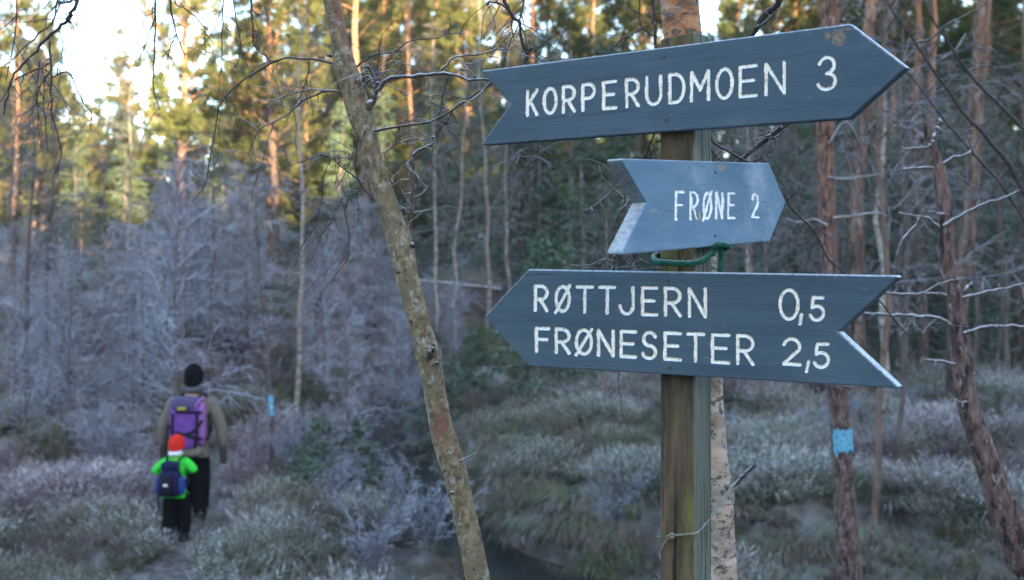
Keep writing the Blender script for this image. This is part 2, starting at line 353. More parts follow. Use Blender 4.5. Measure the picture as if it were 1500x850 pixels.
hp = [tuft_heather(R_(k), 32, .19 + .04 * (k % 3), .6 + .3 * (k % 2)) for k in range(7)]
x, y = field(rng, 27000, 6.6, 34, .60, 1.15)
clear = (np.abs(x - pxx(y)) > .31 - .05 * sstep(11.5, 13, y) + .1 * np.sin(y * 3)) & (np.abs(x - sx(y)) > np.where(x > sx(y), .85, np.where(y < 13.5, 2.0, 1.0))) 
# keep clumpy
cl = wav(x * 1.7 + 3, y * 1.4) + .5 * rng.randn(len(x)) * .6
keep = clear & (lowbank(x, y) < .45) & (cl + 1.3 * mound(x, y) > -.12)
x, y = x[keep], y[keep]
tone = np.clip(.52 + .6 * wav(x * .55 + 7, y * .5 - 2) + .12 * rng.randn(len(x)) + .22 * np.exp(-((x + 5.2) / 1.3) ** 2 - ((y - 12.5) / 1.8) ** 2), 0, .8); tone = np.where(rng.rand(len(x)) < .08, .95, tone)
scl = rng.uniform(.65, 1.25, len(x)) * (1 + .02 * (y - 8)) * (.50 + .85 * mound(x, y))
scatter('heather', hp, np.stack([x, y, h(x, y) - .03], 1), scl, tone, M_heather, rng, 'frosted heather and bilberry covering the clearing')
gp = [tuft_grass(R_(40 + k), 60, .20 + .06 * (k % 3), .9 + .3 * (k % 3)) for k in range(6)]
x, y = field(rng, 10000, 7, 36, .62, 1.2)
d = x - sx(y)
keep = (((d > .62) & (rng.rand(len(x)) < np.where(x / y > .1, .3, .35))) | ((d < -.62) & ((d > -2.2) | (lowbank(x, y) > .4)) & (rng.rand(len(x)) < .8)) | ((rng.rand(len(x)) < .05) & (np.abs(d) > .6))) & (np.abs(x - pxx(y)) > .42)
x, y = x[keep], y[keep]; xe = np.concatenate([rng.uniform(.38, 1.0, 900), -rng.uniform(.42, .95, 520)]); ye = 8 + 12 * rng.rand(1420) ** 1.4; xe = xe + sx(ye)
x = np.concatenate([x, xe]); y = np.concatenate([y, ye])
tone = np.clip(.45 + .5 * wav(x * .8 - 3, y * .7 + 5) + .2 * rng.randn(len(x)), 0, 1); scl = rng.uniform(.7, 1.3, len(x)) * (1 + .015 * (y - 8))
d = x - sx(y); bank = (d > .3) & (d < 2.1) & (y < 16); tone = np.where(bank & (rng.rand(len(x)) < .65), rng.uniform(.8, 1, len(x)), tone); scl = scl * np.where(bank, 1.05, 1.); scl = scl * np.where((d < 0) & (d > -2.2) | ((lowbank(x, y) > .4) & (d < 0)), .42, 1.) * np.where(x / y > .12, .6, .8)
nt_ = 40; tp = rng.uniform(.03, .5, nt_); ty = rng.uniform(9.5, 17, nt_); x = np.concatenate([x, tp * ty]); y = np.concatenate([y, ty]); scl = np.concatenate([scl, rng.uniform(1.2, 1.7, nt_)]); tone = np.concatenate([tone, rng.uniform(.84, 1, nt_)]); bank = np.concatenate([bank, np.abs(tp * ty - sx(ty)) > .7])
keep = (rng.rand(len(x)) < .25 + mound(x, y)) | bank | (lowbank(x, y) > .4); x, y, scl, tone = x[keep], y[keep], scl[keep], tone[keep]
scatter('grass', gp, np.stack([x, y, h(x, y) - .02], 1), scl, tone, M_grass, rng, 'long frosted grass hanging over the stream banks')

# ------------------------------------------------------------------ tree prototypes (parts share meshes between copies)
def proto_sapling(seed, H=4.5, n1=34, spread=1.0):
    rng = R_(seed); K = 8
    z = np.linspace(0, H, K); tr = np.stack([np.cumsum(rng.randn(K) * .05) * H * .12, np.cumsum(rng.randn(K) * .05) * H * .12, z], 1)[None]; tr[0, :, :2] -= tr[0, 0, :2]
    r = np.linspace(.028, .006, K)[None] * H / 4.5
    t = MB(); tubes(t, tr, r, 5)
    c = MB(); b1, r1 = grow(rng, tr, r, n1, .12, 1, .95, lambda t: H * .36 * spread * (1.05 - .75 * t), -.02, 6, .6, .35, .16, lo=.0065)
    a1, a2 = grow(rng, tr, r, 9, .10, .8, .75, H * .5, .17, 8, .6, .4, .13, taper=.2, lo=.0085); b1 = np.concatenate([b1, a1[:, ::1][:, np.round(np.linspace(0, 7, 6)).astype(int)]]); r1 = np.concatenate([r1, a2[:, np.round(np.linspace(0, 7, 6)).astype(int)]])
    b2, q2 = grow(rng, b1, r1, 9, .15, 1, .75, H * .14, .05, 5, .7, .5, .2, lo=.0044)
    b3, q3 = grow(rng, b2, q2, 3, .15, 1, .7, H * .06, .12, 3, .8, .7, .2, lo=.0042)
    for p, q in ((b1, r1), (b2, q2), (b3, q3)): tubes(c, p, q, 3)
    return [('trunk', t.mesh('trunk', M_sapbark)), ('crown', c.mesh('crown', M_twig))]
def proto_shrub(seed, H=1.3):
    rng = R_(seed); n = 16
    az = rng.rand(n) * 6.283; K = 6; t = np.linspace(0, 1, K)
    P = np.stack([np.stack([np.cos(a) * (t * .3 + .25 * t ** 2) * H * rng.uniform(.4, 1.2), np.sin(a) * (t * .3 + .25 * t ** 2) * H * rng.uniform(.4, 1.2), t * H * rng.uniform(.6, 1.1)], 1) for a in az])
    r = np.broadcast_to(np.linspace(.008, .004, K)[None], (n, K))
    c = MB(); tubes(c, P, r, 3)
    b2, q2 = grow(rng, P, r, 12, .15, 1, .7, H * .28, .02, 4, .8, .6, .2, lo=.0038)
    b3, q3 = grow(rng, b2, q2, 6, .1, 1, .7, H * .11, .0, 3, .8, .7, .2, lo=.0036)
    for p, q in ((b2, q2), (b3, q3)): tubes(c, p, q, 3)
    return [('twigs', c.mesh('twigs', M_twig))]
def proto_pine(seed, H=15, c0=.45, dense=1.0, rb=.17, nb=60, reach=.17):
    rng = R_(seed); K = 14; z = np.linspace(0, H, K)
    tr = np.stack([np.cumsum(rng.randn(K) * .06), np.cumsum(rng.randn(K) * .06), z], 1)[None]; tr[0, :, :2] -= tr[0, 0, :2]
    r = (np.linspace(1, .18, K) ** 1.0 * rb)[None].copy(); r[0, 0] *= 1.25
    t = MB(); tubes(t, tr, r, 10)
    d1, e1 = grow(rng, tr, r, 26, .10, c0, 1.45, lambda t: .35 + 1.0 * rng.rand(len(t)), .04, 5, .14, .4, .12, lo=.006)
    d2, e2 = grow(rng, d1, e1, 4, .3, 1, .8, .35, .03, 3, .7, .5, .2, lo=.005)
    bmb = MB(); tubes(bmb, d1, e1, 3); tubes(bmb, d2, e2, 3)
    L = lambda t: H * reach * (1.15 - .9 * np.clip((t - c0) / (1 - c0), 0, 1)) * (.55 + .45 * sstep(0, .15, t - c0))
    b1, q1 = grow(rng, tr, r, nb, c0, .99, 1.25, L, -.06, 6, .3, .3, .12, lo=.012)
    b2, q2 = grow(rng, b1, q1, 7, .3, 1, .7, H * .05, -.10, 4, .6, .5, .2, flat=.5, lo=.008)
    tubes(bmb, b1, q1, 4); tubes(bmb, b2, q2, 3)
    n = bmb; A = b2[:, -1] - b2[:, -2]; A /= np.linalg.norm(A, axis=1, keepdims=True)
    C = np.concatenate([b2[:, -1], b2[:, -2], .5 * (b2[:, 1] + b2[:, 2]), b1[:, -1]]); A1 = b1[:, -1] - b1[:, -2]; A1 /= np.linalg.norm(A1, axis=1, keepdims=True)
    A = np.concatenate([A, A, A, A1]); A[:, 2] += .4; C = C + rng.randn(*C.shape) * .05
    keep = rng.rand(len(C)) < .9 * dense
    needles(n, rng, C[keep], A[keep], 30, .21, .024, 1.25)
    return [('trunk', t.mesh('trunk', M_pine)), ('crown', n.mesh('crown', [M_pine, M_needle]))]
def proto_spruce(seed, H=9, base=.12, reach=.2, n1=110, k2=13, nl=.07):
    rng = R_(seed); K = 10; z = np.linspace(0, H, K)
    tr = np.stack([np.cumsum(rng.randn(K) * .02), np.cumsum(rng.randn(K) * .02), z], 1)[None]; tr[0, :, :2] -= tr[0, 0, :2]
    r = np.linspace(.011 * H, .01, K)[None]; t = MB(); tubes(t, tr, r, 7)
    b1, q1 = grow(rng, tr, r, n1, base, .98, 1.55, lambda t: H * reach * (1.08 - t) + .12, .10, 6, .25, .4, .08, lo=.006)
    b1[:, -2:, 2] += .04 * H * reach
    b2, q2 = grow(rng, b1, q1, k2, .12, 1, .85, H * reach * .30, .16, 4, .7, .5, .12, flat=.25, lo=.004)
    bm = MB(); tubes(bm, b1, q1, 3)
    n = bm
    for f in (.2, .45, .7, .95):
        k = min(int(f * 3), 2); u = f * 3 - k; C = b2[:, k] * (1 - u) + b2[:, k + 1] * u; A = b2[:, k + 1] - b2[:, k]; A /= np.linalg.norm(A, axis=1, keepdims=True)
        needles(n, rng, C, A, 5, nl * 1.6, nl * .28, .75, grav=.15)
    for f in (.3, .55, .8, 1.):
        k = min(int(f * 5), 4); u = f * 5 - k; C = b1[:, k] * (1 - u) + b1[:, k + 1] * u; A = b1[:, k + 1] - b1[:, k]; A /= np.linalg.norm(A, axis=1, keepdims=True)
        needles(n, rng, C, A, 6, nl * 1.6, nl * .28, .7)
    return [('trunk', t.mesh('trunk', M_deadwood)), ('crown', n.mesh('crown', [M_deadwood, M_spruce]))]
def proto_bare(seed, H=8, rb=.05, mat=None):
    rng = R_(seed); K = 12; z = np.linspace(0, H, K)
    tr = np.stack([np.cumsum(rng.randn(K) * .05), np.cumsum(rng.randn(K) * .05), z], 1)[None]; tr[0, :, :2] -= tr[0, 0, :2]
    r = np.linspace(1, .25, K)[None] * rb; t = MB(); tubes(t, tr, r, 7)
    c = MB(); b1, r1 = grow(rng, tr, r, 26, .3, 1, .9, lambda t: H * .2 * (1.2 - .8 * t), .0, 6, .35, .35, .14, lo=.007)
    b2, q2 = grow(rng, b1, r1, 7, .2, 1, .7, H * .08, .12, 5, .7, .5, .18, lo=.005); b3, q3 = grow(rng, b2, q2, 4, .2, 1, .7, H * .04, .2, 3, .8, .6, .2, lo=.0045)
    for p, q in ((b1, r1), (b2, q2), (b3, q3)): tubes(c, p, q, 3)
    return [('trunk', t.mesh('trunk', mat)), ('crown', c.mesh('crown', M_baretwig))]

SAP = [proto_sapling(100 + k, 4.5, 30 + 3 * k, .8 + .12 * (k % 3)) for k in range(5)]
SHR = [proto_shrub(150 + k) for k in range(4)]
BUSHY = [proto_pine(220 + k, 13, .07, nb=92, dense=1.15, rb=.13, reach=.2) for k in range(3)]
PINE = [proto_pine(200 + k, 15, .26 + .07 * (k % 3), nb=76, dense=1.1) for k in range(4)]
TALL = [proto_pine(230 + k, 17, .58, rb=.15, nb=44, reach=.14) for k in range(4)]
SPR = [proto_spruce(260 + k, 9, .06 + .05 * (k % 2)) for k in range(3)]
YSPR = proto_spruce(290, 2.4, .02, .40, 64, 22, .045)
YSPR = [YSPR[0], (YSPR[1][0], YSPR[1][1].copy())]; YSPR[1][1].materials[1] = M_ryoung
PALE = [proto_bare(300 + k, 8, .055, M_palebark) for k in range(3)]
SLIM = [proto_bare(310 + k, 7, .05, M_sapbark) for k in range(3)]

def place(name, parts, label, cat, px, Z, scale=1, group=None, rz=None, tilt=None):
    k = random.random()
    t = thing(name, label, cat, P0(px, Z), rz if rz is not None else random.random() * 6.283, scale, group, tilt or (random.gauss(0, .02), random.gauss(0, .02)))
    t.location.z -= .05
    for pn, me in parts: link(pn, me, t)
    return t
ORD = 'first second third fourth fifth sixth seventh eighth ninth tenth eleventh twelfth thirteenth fourteenth fifteenth sixteenth seventeenth eighteenth nineteenth twentieth'.split()
def ordinal(k):
    if k < 20: return ORD[k]
    t = k + 1; tens = {2: 'twenty', 3: 'thirty', 4: 'forty', 5: 'fifty', 6: 'sixty'}[t // 10]
    return {2: 'twentieth', 3: 'thirtieth', 4: 'fortieth', 5: 'fiftieth', 6: 'sixtieth'}[t // 10] if t % 10 == 0 else tens + '-' + ORD[t % 10 - 1]
def zone(px):
    for lim, z in ((60, 'at the left edge'), (200, 'left of the hikers'), (330, 'above the hikers'), (500, 'between hikers and leaning tree'), (620, 'beside the leaning tree'), (720, 'just right of the leaning tree'), (960, 'behind the board tails'), (1060, 'behind the signpost'), (1200, 'behind the board ends'), (1300, 'around the blue marked trunk'), (1420, 'around the broken pine')):
        if px < lim: return z
    return 'at the right edge'
def row(name, protos, fmt, cat, group, spots):
    """spots (px, Z, scale[, own label]) sorted by px; fmt takes the ordinal from the left"""
    spots = sorted(spots, key=lambda s: s[0])
    for k, s in enumerate(spots):
        place(name, protos[(k * 7 + int(s[1])) % len(protos)], s[3] if len(s) > 3 else fmt.format(ordinal(k), zone=zone(s[0])), cat, s[0], s[1], s[2], group)

# far wood beyond the counted trees
rng = R_(77); mb = MB()
for k in range(230):
    Z = rng.uniform(64, 95); px = rng.uniform(-120, 1620); X = (px - 750) / F * Z; H = rng.uniform(7.5, 13) * (.72 if 55 < px < 230 else 1); b0 = float(h(X, Z))
    n = 420; t = rng.rand(n) ** .8; a = rng.rand(n) * 6.283; rr = H * .2 * (1.05 - t) * np.sqrt(rng.rand(n))
    C = np.stack([X + np.cos(a) * rr, Z + np.sin(a) * rr, b0 + H * (.1 + .9 * t)], 1); A = np.stack([np.cos(a), np.sin(a), np.full(n, -.1)], 1)
    needles(mb, rng, C, A, 2, .6, .3, .6, mat=0)
tag(mb.build('far_forest', M_needle), 'mixed wood beyond the pines', kind='stuff')

row('pine_tree', BUSHY, '{} bushy low branched pine from the left, {zone}', 'pine tree', 'bushy pines beyond the clearing', [(-40, 40, .8), (45, 47, .75), (120, 56, .62), (180, 49, .62), (300, 50, .8), (350, 47, .85), (450, 45, .95), (505, 50, 1.0), (560, 47, 1.0), (625, 50, 1.05), (680, 46, .95), (1320, 40, .9), (1445, 41, 1.0), (1190, 42, .95), (1275, 43, 1.0), (1375, 37, .9), (840, 44, .9), (760, 46, .9), (480, 58, 1.35), (540, 60, 1.35), (600, 57, 1.3), (655, 60, 1.35), (720, 58, 1.3), (880, 55, 1.3), (930, 52, 1.2), (1100, 55, 1.3), (1150, 52, 1.25), (1250, 54, 1.3), (1340, 52, 1.3), (395, 56, 1.2)])
# sunlit pines on the left and behind
row('pine_tree', PINE, '{} tall sunlit pine from the left, {zone}', 'pine tree', 'sunlit pines beyond the clearing', [
    (-20, 46, .8), (85, 50, .6), (130, 62, .6), (560, 58, 1.1),
    (18, 38, .95, 'sunlit pine with orange trunk at the far left of the wood'), (-60, 42, 1.0), (60, 54, .82), (160, 58, .72), 
    (255, 42, 1.15, 'sunlit pine with bare orange trunk above the two hikers'), (340, 58, .85), (408, 41, 1.05, 'tall sunlit pine between the hikers and the leaning tree'), (470, 55, .95), (530, 52, 1.0), (585, 48, 1.0), (640, 54, 1.05), (690, 50, .9), (800, 46, .95), (862, 52, 1.0), (915, 40, .95), (1085, 50, 1.0), (1165, 46, .95), (1290, 55, 1.0), (1430, 50, 1.0), (1340, 38, .8), (1475, 36, .8), (1215, 37, .8), (1385, 42, .9), (1520, 32, .75)])
row('pine_tree', TALL, '{} shaded straight pine trunk from the left, {zone}', 'pine tree', 'shaded pines right of the signpost', [
    (545, 27, .85, 'slim reddish pine trunk just behind the leaning tree'), (1258, 17.5, 1.0, 'thick grey brown pine right behind the trunk with the blue mark'), (1270, 30, 1.0), (1301, 34, .95), (1322, 28, .8), (1349, 22, .8), (1368, 27, 1.0),
    (1402, 16.5, 1.0, 'thick pine standing behind the broken frosted young pine'), (1452, 33, 1.0), (1492, 22, .95), (1150, 36, 1.0), (1120, 42, 1.0), (1180, 30, .9), (1420, 40, 1.0), (1520, 18, 1.0), (940, 38, 1.0), (985, 33, .9), (600, 40, .9), (770, 36, .9), (1475, 46, 1.0), (1235, 44, 1.0)])
row('spruce_tree', SPR, '{} dark spruce from the left, {zone}', 'spruce tree', 'dark spruces in the shaded wood', [
    (640, 36, .8), (700, 34, .8), (745, 31, .7), (790, 31, .95), (835, 27, .8), (880, 33, 1.0), (925, 28, .85), (1060, 30, .9), (1110, 26, .8), (1160, 34, 1.0), (1205, 28, .8), (1290, 38, 1.0), (1335, 31, .95), (1380, 36, 1.1), (1440, 28, .9), (1485, 33, 1.1), (1530, 27, 1.0), (560, 38, .8), (490, 40, .75), (180, 46, .8), (330, 44, .7), (110, 44, .7), (1010, 36, 1.0), (1245, 33, 1.0), (1415, 44, 1.2), (1075, 24, .5), (1135, 23, .55), (1170, 26, .7), (1230, 25, .6), (1300, 25, .65), (1350, 24, .55), (1395, 27, .8), (1430, 23, .55), (1470, 25, .75), (1510, 22, .6), (1260, 29, .9), (1100, 32, .9), (970, 27, .6)])
row('birch_tree', PALE, '{} pale slim birch trunk from the left, {zone}', 'birch tree', 'pale birches in the background', [
    (430, 18.5, .95, 'pale birch trunk standing alone in the frosted thicket'), (185, 36, .9), (640, 25, .9), (668, 23, .85, 'pale birch just right of the leaning tree'), (712, 24, 1.0), (750, 25, .9), (1079, 19, .8), (1097, 19.5, .85), (1300, 17, 1.1, 'pale trunk between the blue marked pine and broken pine'), (1330, 25, .9), (855, 30, 1.0)])
row('slim_tree', SLIM, '{} thin dark bare tree from the left, {zone}', 'bare tree', 'thin bare trees', [
    (38, 17, .9), (70, 16.5, .85), (90, 21, .8), (260, 19, .7), (318, 20, .75), (395, 18, .6), (460, 20, .6), (885, 15.5, .5), (1123, 17, .7), (1325, 11.5, .75), (1460, 20, .9), (1105, 21, .8), (1150, 24, .9), (1200, 19, .75), (1240, 22, .9), (1315, 20, .85), (1375, 24, 1.0), (1425, 18, .8), (1480, 21, .9), (1060, 23, .8), (5, 20, .9), (150, 22, .8), (1180, 21, .8)])
M_thin = surf('thin_brown_bark', [(.3, (.09, .06, .047)), (.7, (.21, .145, .115))], 9, 6, (1, 1, .4), patches=[((.06, .045, .04), 22, .56, .66, (1, 1, .5))])
tb = proto_bare(340, 8, .034, M_thin); place('slim_tree', tb, 'thin pale brown trunk just right of the blue marked pine', 'bare tree', 1279, 9.6, 1.0, tilt=(0, -.012))
rs = R_(5); spots = []
for k in range(44):
    Z = rs.uniform(14.5, 27); px = rs.uniform(-30, 590) if k < 38 else rs.uniform(590, 700)
    if abs((px - 750) / F * Z - pxx(Z)) < .5: continue
    if abs(px - 430) < 26 and Z < 20: continue
    spots.append((px, Z, rs.uniform(.5, .8) * np.interp(px, [0, 120, 270, 420, 560, 600], [.9, .9, 1.2, 1.2, .95, .55])))
spots += [(272, 22, .92, 'tallest and palest frosted birch bush above the hikers')]
row('frosted_birch', SAP, '{} bare frosted birch sapling from the left, {zone}', 'birch sapling', 'frosted birch saplings in the thicket', spots)
spots = []
for k in range(24):
    Z = rs.uniform(9, 16); px = rs.uniform(330, 700) if k < 16 else rs.uniform(0, 240)
    X = (px - 750) / F * Z
    if lowbank(X, Z) > .1 or abs(X - pxx(Z)) < .8 or abs(X - sx(Z)) < .7 or (px < 330 and Z < 13): continue
    spots.append((px, Z, rs.uniform(.45, .8)))
for k in range(16):
    Z = rs.uniform(10.5, 17); px = rs.uniform(820, 1500); X = (px - 750) / F * Z
    if abs(X - sx(Z)) < 1: continue
    spots.append((px, Z, rs.uniform(.3, .5)))
row('frosted_shrub', SHR, '{} low frosted leafless shrub from the left, {zone}', 'shrub', 'frosted shrubs in the heather', spots)
place('young_spruce', YSPR, 'young spruce with frosted boughs below the lowest sign', 'spruce tree', 800, 17.0, 1.15, tilt=(0, 0))
place('young_spruce', YSPR, 'small frosted spruce sapling between the hikers and leaning tree', 'spruce tree', 530, 13.5, .52, tilt=(0, 0))

for lab, px_, Z_, sc_ in [('low frosted spruce seedling nearest the leaning tree', 585, 11.2, .34), ('frosted spruce seedling below the blue marked sapling', 440, 11.4, .28), ('broad frosted spruce seedling right of the blue marked sapling', 470, 12.6, .42), ('frosted spruce at the foot of the thicket behind leaning tree', 640, 17, .7), ('frosted spruce half hidden by the lowest board tip', 690, 18.2, .55)]:
    place('young_spruce', YSPR, lab, 'spruce tree', px_, Z_, sc_, tilt=(0, 0))
# fallen log, stake and stump
mb = MB(); q = [at(598, 411, 29), at(660, 416, 28.5), at(735, 424, 28)]; q = resample(q, 12)
tubes(mb, q, np.linspace(.065, .035, 12), 9, cap=True); tag(mb.build('fallen_log', M_deadwood), 'frost topped fallen log lying across the slope', 'log')

# ------------------------------------------------------------------ signpost
TH = rad(36); n1v = np.array([-math.sin(TH), -math.cos(TH), 0]); r1v = np.array([math.cos(TH), -math.sin(TH), 0])
PH = rad(56); TB_ = rad(40); nbv = np.array([-math.sin(TB_), -math.cos(TB_), 0])
n2v = np.array([math.sin(PH), -math.cos(PH), 0]); r2v = np.array([math.cos(PH), math.sin(PH), 0])
CX, CYY = (1018 - 750) / F * 2.1, 2.1                     # the post's near vertical edge
PW, PD = .0800, .0790
M_post = surf('post_wood', [(.3, (.022, .016, .010)), (.5, (.072, .049, .029)), (.7, (.145, .10, .06))], 30, 9, (1, 1, .13), bump=.9, bscale=46,
              patches=[((.15, .125, .032), 15, .44, .68, (1, 1, .35)), ((.075, .042, .022), 20, .55, .7, (1, 1, .25)), ((.012, .010, .009), 60, .54, .66, (1, 1, .05)), ((.11, .08, .055), 30, .58, .7, (1, 1, .12)), ((.022, .018, .015), 6, .52, .66, (1, 1, .3))], frost=(.5, .9, 1., FR, 30))
M_postside = surf('post_side_wood', [(.3, (.055, .062, .048)), (.5, (.12, .13, .105)), (.7, (.20, .205, .17))], 26, 8, (1, 1, .06), bump=.5, bscale=40,
                  patches=[((.035, .04, .03), 60, .54, .66, (1, 1, .05)), ((.10, .085, .06), 9, .52, .68, (1, 1, .3))], frost=(.5, .9, 1., FR, 30))
post_root = thing('signpost', 'wooden trail signpost with three slate blue arrow boards', 'signpost', (CX, CYY, float(h(CX, CYY)) - .3))
inv = np.array([CX, CYY, float(h(CX, CYY)) - .3])
def loc(v): return np.asarray(v, float) - inv
ztop, zbot = at(0, 47, 2.1)[2], inv[2]
mb = MB(); c0 = np.array([CX, CYY, 0]); corners = [c0 - r1v * PW, c0, c0 - n1v * PD, c0 - n1v * PD - r1v * PW]
bev = .003; ring = []
for k in range(4):
    pr, cu, nx_ = corners[k - 1], corners[k], corners[(k + 1) % 4]
    e1 = (pr - cu) / np.linalg.norm(pr - cu); e2 = (nx_ - cu) / np.linalg.norm(nx_ - cu); ring += [cu + e1 * bev, cu + e2 * bev]
ring = np.array(ring); zs = [zbot, ztop - .012, ztop - .003, ztop]; sh = [1, 1, .985, .95]
cen = ring.mean(0); V = np.concatenate([cen + (ring - cen) * q + [0, 0, z] for z, q in zip(zs, sh)])
V[8:, 2] += .006 * (V[8:, 0] - CX) / .08
for k in range(8):
    fs = [[l * 8 + k, l * 8 + (k + 1) % 8, (l + 1) * 8 + (k + 1) % 8, (l + 1) * 8 + k] for l in range(3)]
    mb.add(loc(V), fs, 1 if k in (2, 3) else 0, False)
mb.add(loc(V[-8:]), [list(range(8))], 0, False)
# seat of sign 2 shows the grooved side face
mb.build('post', [M_post, M_postside], post_root)

M_sign = surf('slate_blue_paint', [(.3, (.036, .062, .086)), (.5, (.045, .074, .101)), (.7, (.057, .088, .117))], 9, 7, (.5, .5, 5), rough=.6, bump=.16, bscale=42,
              patches=[((.068, .10, .13), 3, .5, .8, (1, 1, 1)), ((.032, .050, .068), 36, .58, .72, (.10, .10, 3.0)), ((.075, .105, .13), 7, .55, .75, (.35, .35, 1.6)), ((.09, .12, .15), 120, .64, .72, (.3, .3, 1.2))],
              attrs=[('wear', .28, .95, [(.35, (.09, .068, .05)), (.6, (.22, .165, .12))], 140), ('groove', .25, .7, [(.30, (.42, .33, .25)), (.42, (.80, .68, .55)), (.55, (.88, .81, .72))], 110)], frost=(.15, .6, .9, (.58, .64, .73), 160))
M_sign2 = surf('skylit_rimed_paint', [(.3, (.085, .165, .25)), (.5, (.105, .195, .285)), (.7, (.14, .235, .33))], 7, 7, (.6, .6, 3), rough=.7, bump=.15, bscale=42,  # frost film, plus skylight on this side put into a paler, bluer colour
               patches=[((.25, .33, .42), 4, .5, .75, (1, 1, 1.6)), ((.09, .13, .18), 40, .62, .72, (.2, .2, 3))],
               attrs=[('wear', .28, .95, [(.35, (.20, .15, .11)), (.6, (.34, .31, .26))], 90), ('groove', .25, .7, [(.3, (.6, .58, .56)), (.45, (.84, .84, .85)), (.62, (.9, .9, .9))], 110)], frost=(.62, .98, .95, (.86, .88, .92), 90))
M_rust = surf('rusty_nail', [(.3, (.035, .022, .018)), (.7, (.12, .06, .04))], 300, 4, rough=.7)

GL = {  # strokes in a unit box, y up; 'a' = arc (cx, cy, rx, ry, deg0, deg1)
    'K': [[(0, 0), (0, 1)], [(1, 1), (.06, .42)], [(.3, .56), (1, 0)]],
    'O': [('a', .5, .5, .5, .5, 0, 360)],
    '0': [('a', .5, .5, .5, .5, 0, 360)],
    'Ø': [('a', .5, .5, .5, .5, 0, 360), [(-.02, -.06), (1.02, 1.04)]],
    'R': [[(0, 0), (0, 1), (.45, 1)], ('a', .45, .73, .55, .27, 90, -90), [(.45, .46), (0, .46)], [(.4, .46), (1, 0)]],
    'P': [[(0, 0), (0, 1), (.5, 1)], ('a', .5, .73, .5, .27, 90, -90), [(.5, .46), (0, .46)]],
    'E': [[(1, 1), (0, 1), (0, 0), (1, 0)], [(0, .52), (.82, .52)]],
    'F': [[(1, 1), (0, 1), (0, 0)], [(0, .53), (.85, .53)]],
    'U': [[(0, 1), (0, .36)], ('a', .5, .36, .5, .36, 180, 360), [(1, .36), (1, 1)]],
    'D': [[(.4, 0), (0, 0), (0, 1), (.4, 1)], ('a', .4, .5, .6, .5, 90, -90)],
    'M': [[(0, 0), (.03, 1), (.5, .36), (.97, 1), (1, 0)]],
    'N': [[(0, 0), (0, 1), (1, 0), (1, 1)]],
    'T': [[(0, 1), (1, 1)], [(.5, 1), (.5, 0)]],
    'J': [[(1, 1), (1, .3)], ('a', .5, .3, .5, .3, 0, -180)],
    'S': [('a', .52, .74, .46, .26, 20, 270), ('a', .48, .24, .5, .25, 90, -165)],
    '3': [('a', .48, .75, .44, .25, 165, -90), ('a', .46, .25, .52, .25, 90, -165)],
    '2': [('a', .5, .70, .48, .30, 165, -25), [(.93, .57), (0, .02), (1, 0)]],
    '5': [[(.95, 1), (.22, 1), (.12, .58)], ('a', .48, .31, .5, .32, 130, -160)],
    ',': [[(1, 1), (0, 0)]],
}
def strokes(items, base, cap):
    """items: (char, xl, xr[, y0, y1]); base/cap: ((x, y), (x, y)) lines in photo pixels; returns point runs in pixels"""
    out = []
    def ln(l, x): (xa, ya), (xb, yb) = l; return ya + (yb - ya) * (x - xa) / (xb - xa)
    for it in items:
        ch, xl, xr = it[:3]
        for s in GL[ch]:
            if s[0] == 'a':
                _, cx, cy, rx, ry, d0, d1 = s; t = np.radians(np.linspace(d0, d1, 22)); u = np.stack([cx + rx * np.cos(t), cy + ry * np.sin(t)], 1)
            else: u = np.array(s, float)
            x = xl + u[:, 0] * (xr - xl)
            if len(it) > 3: y = it[3] + (it[4] - it[3]) * u[:, 1] if ch == ',' else it[3] + u[:, 1] * (it[4] - it[3])
            else: b = ln(base, x); y = b + u[:, 1] * (ln(cap, x) - b)
            out.append(np.stack([x, y], 1))
    return out
def hit(px, py, p0, nv):
    d = np.stack([(np.asarray(px, float) - 750) / F, np.ones(np.shape(px)), -(np.asarray(py, float) - HY) / F], -1); o = np.array([0, 0, CZ])
    t = ((p0 - o) @ nv) / (d @ nv); return o + d * t[..., None]
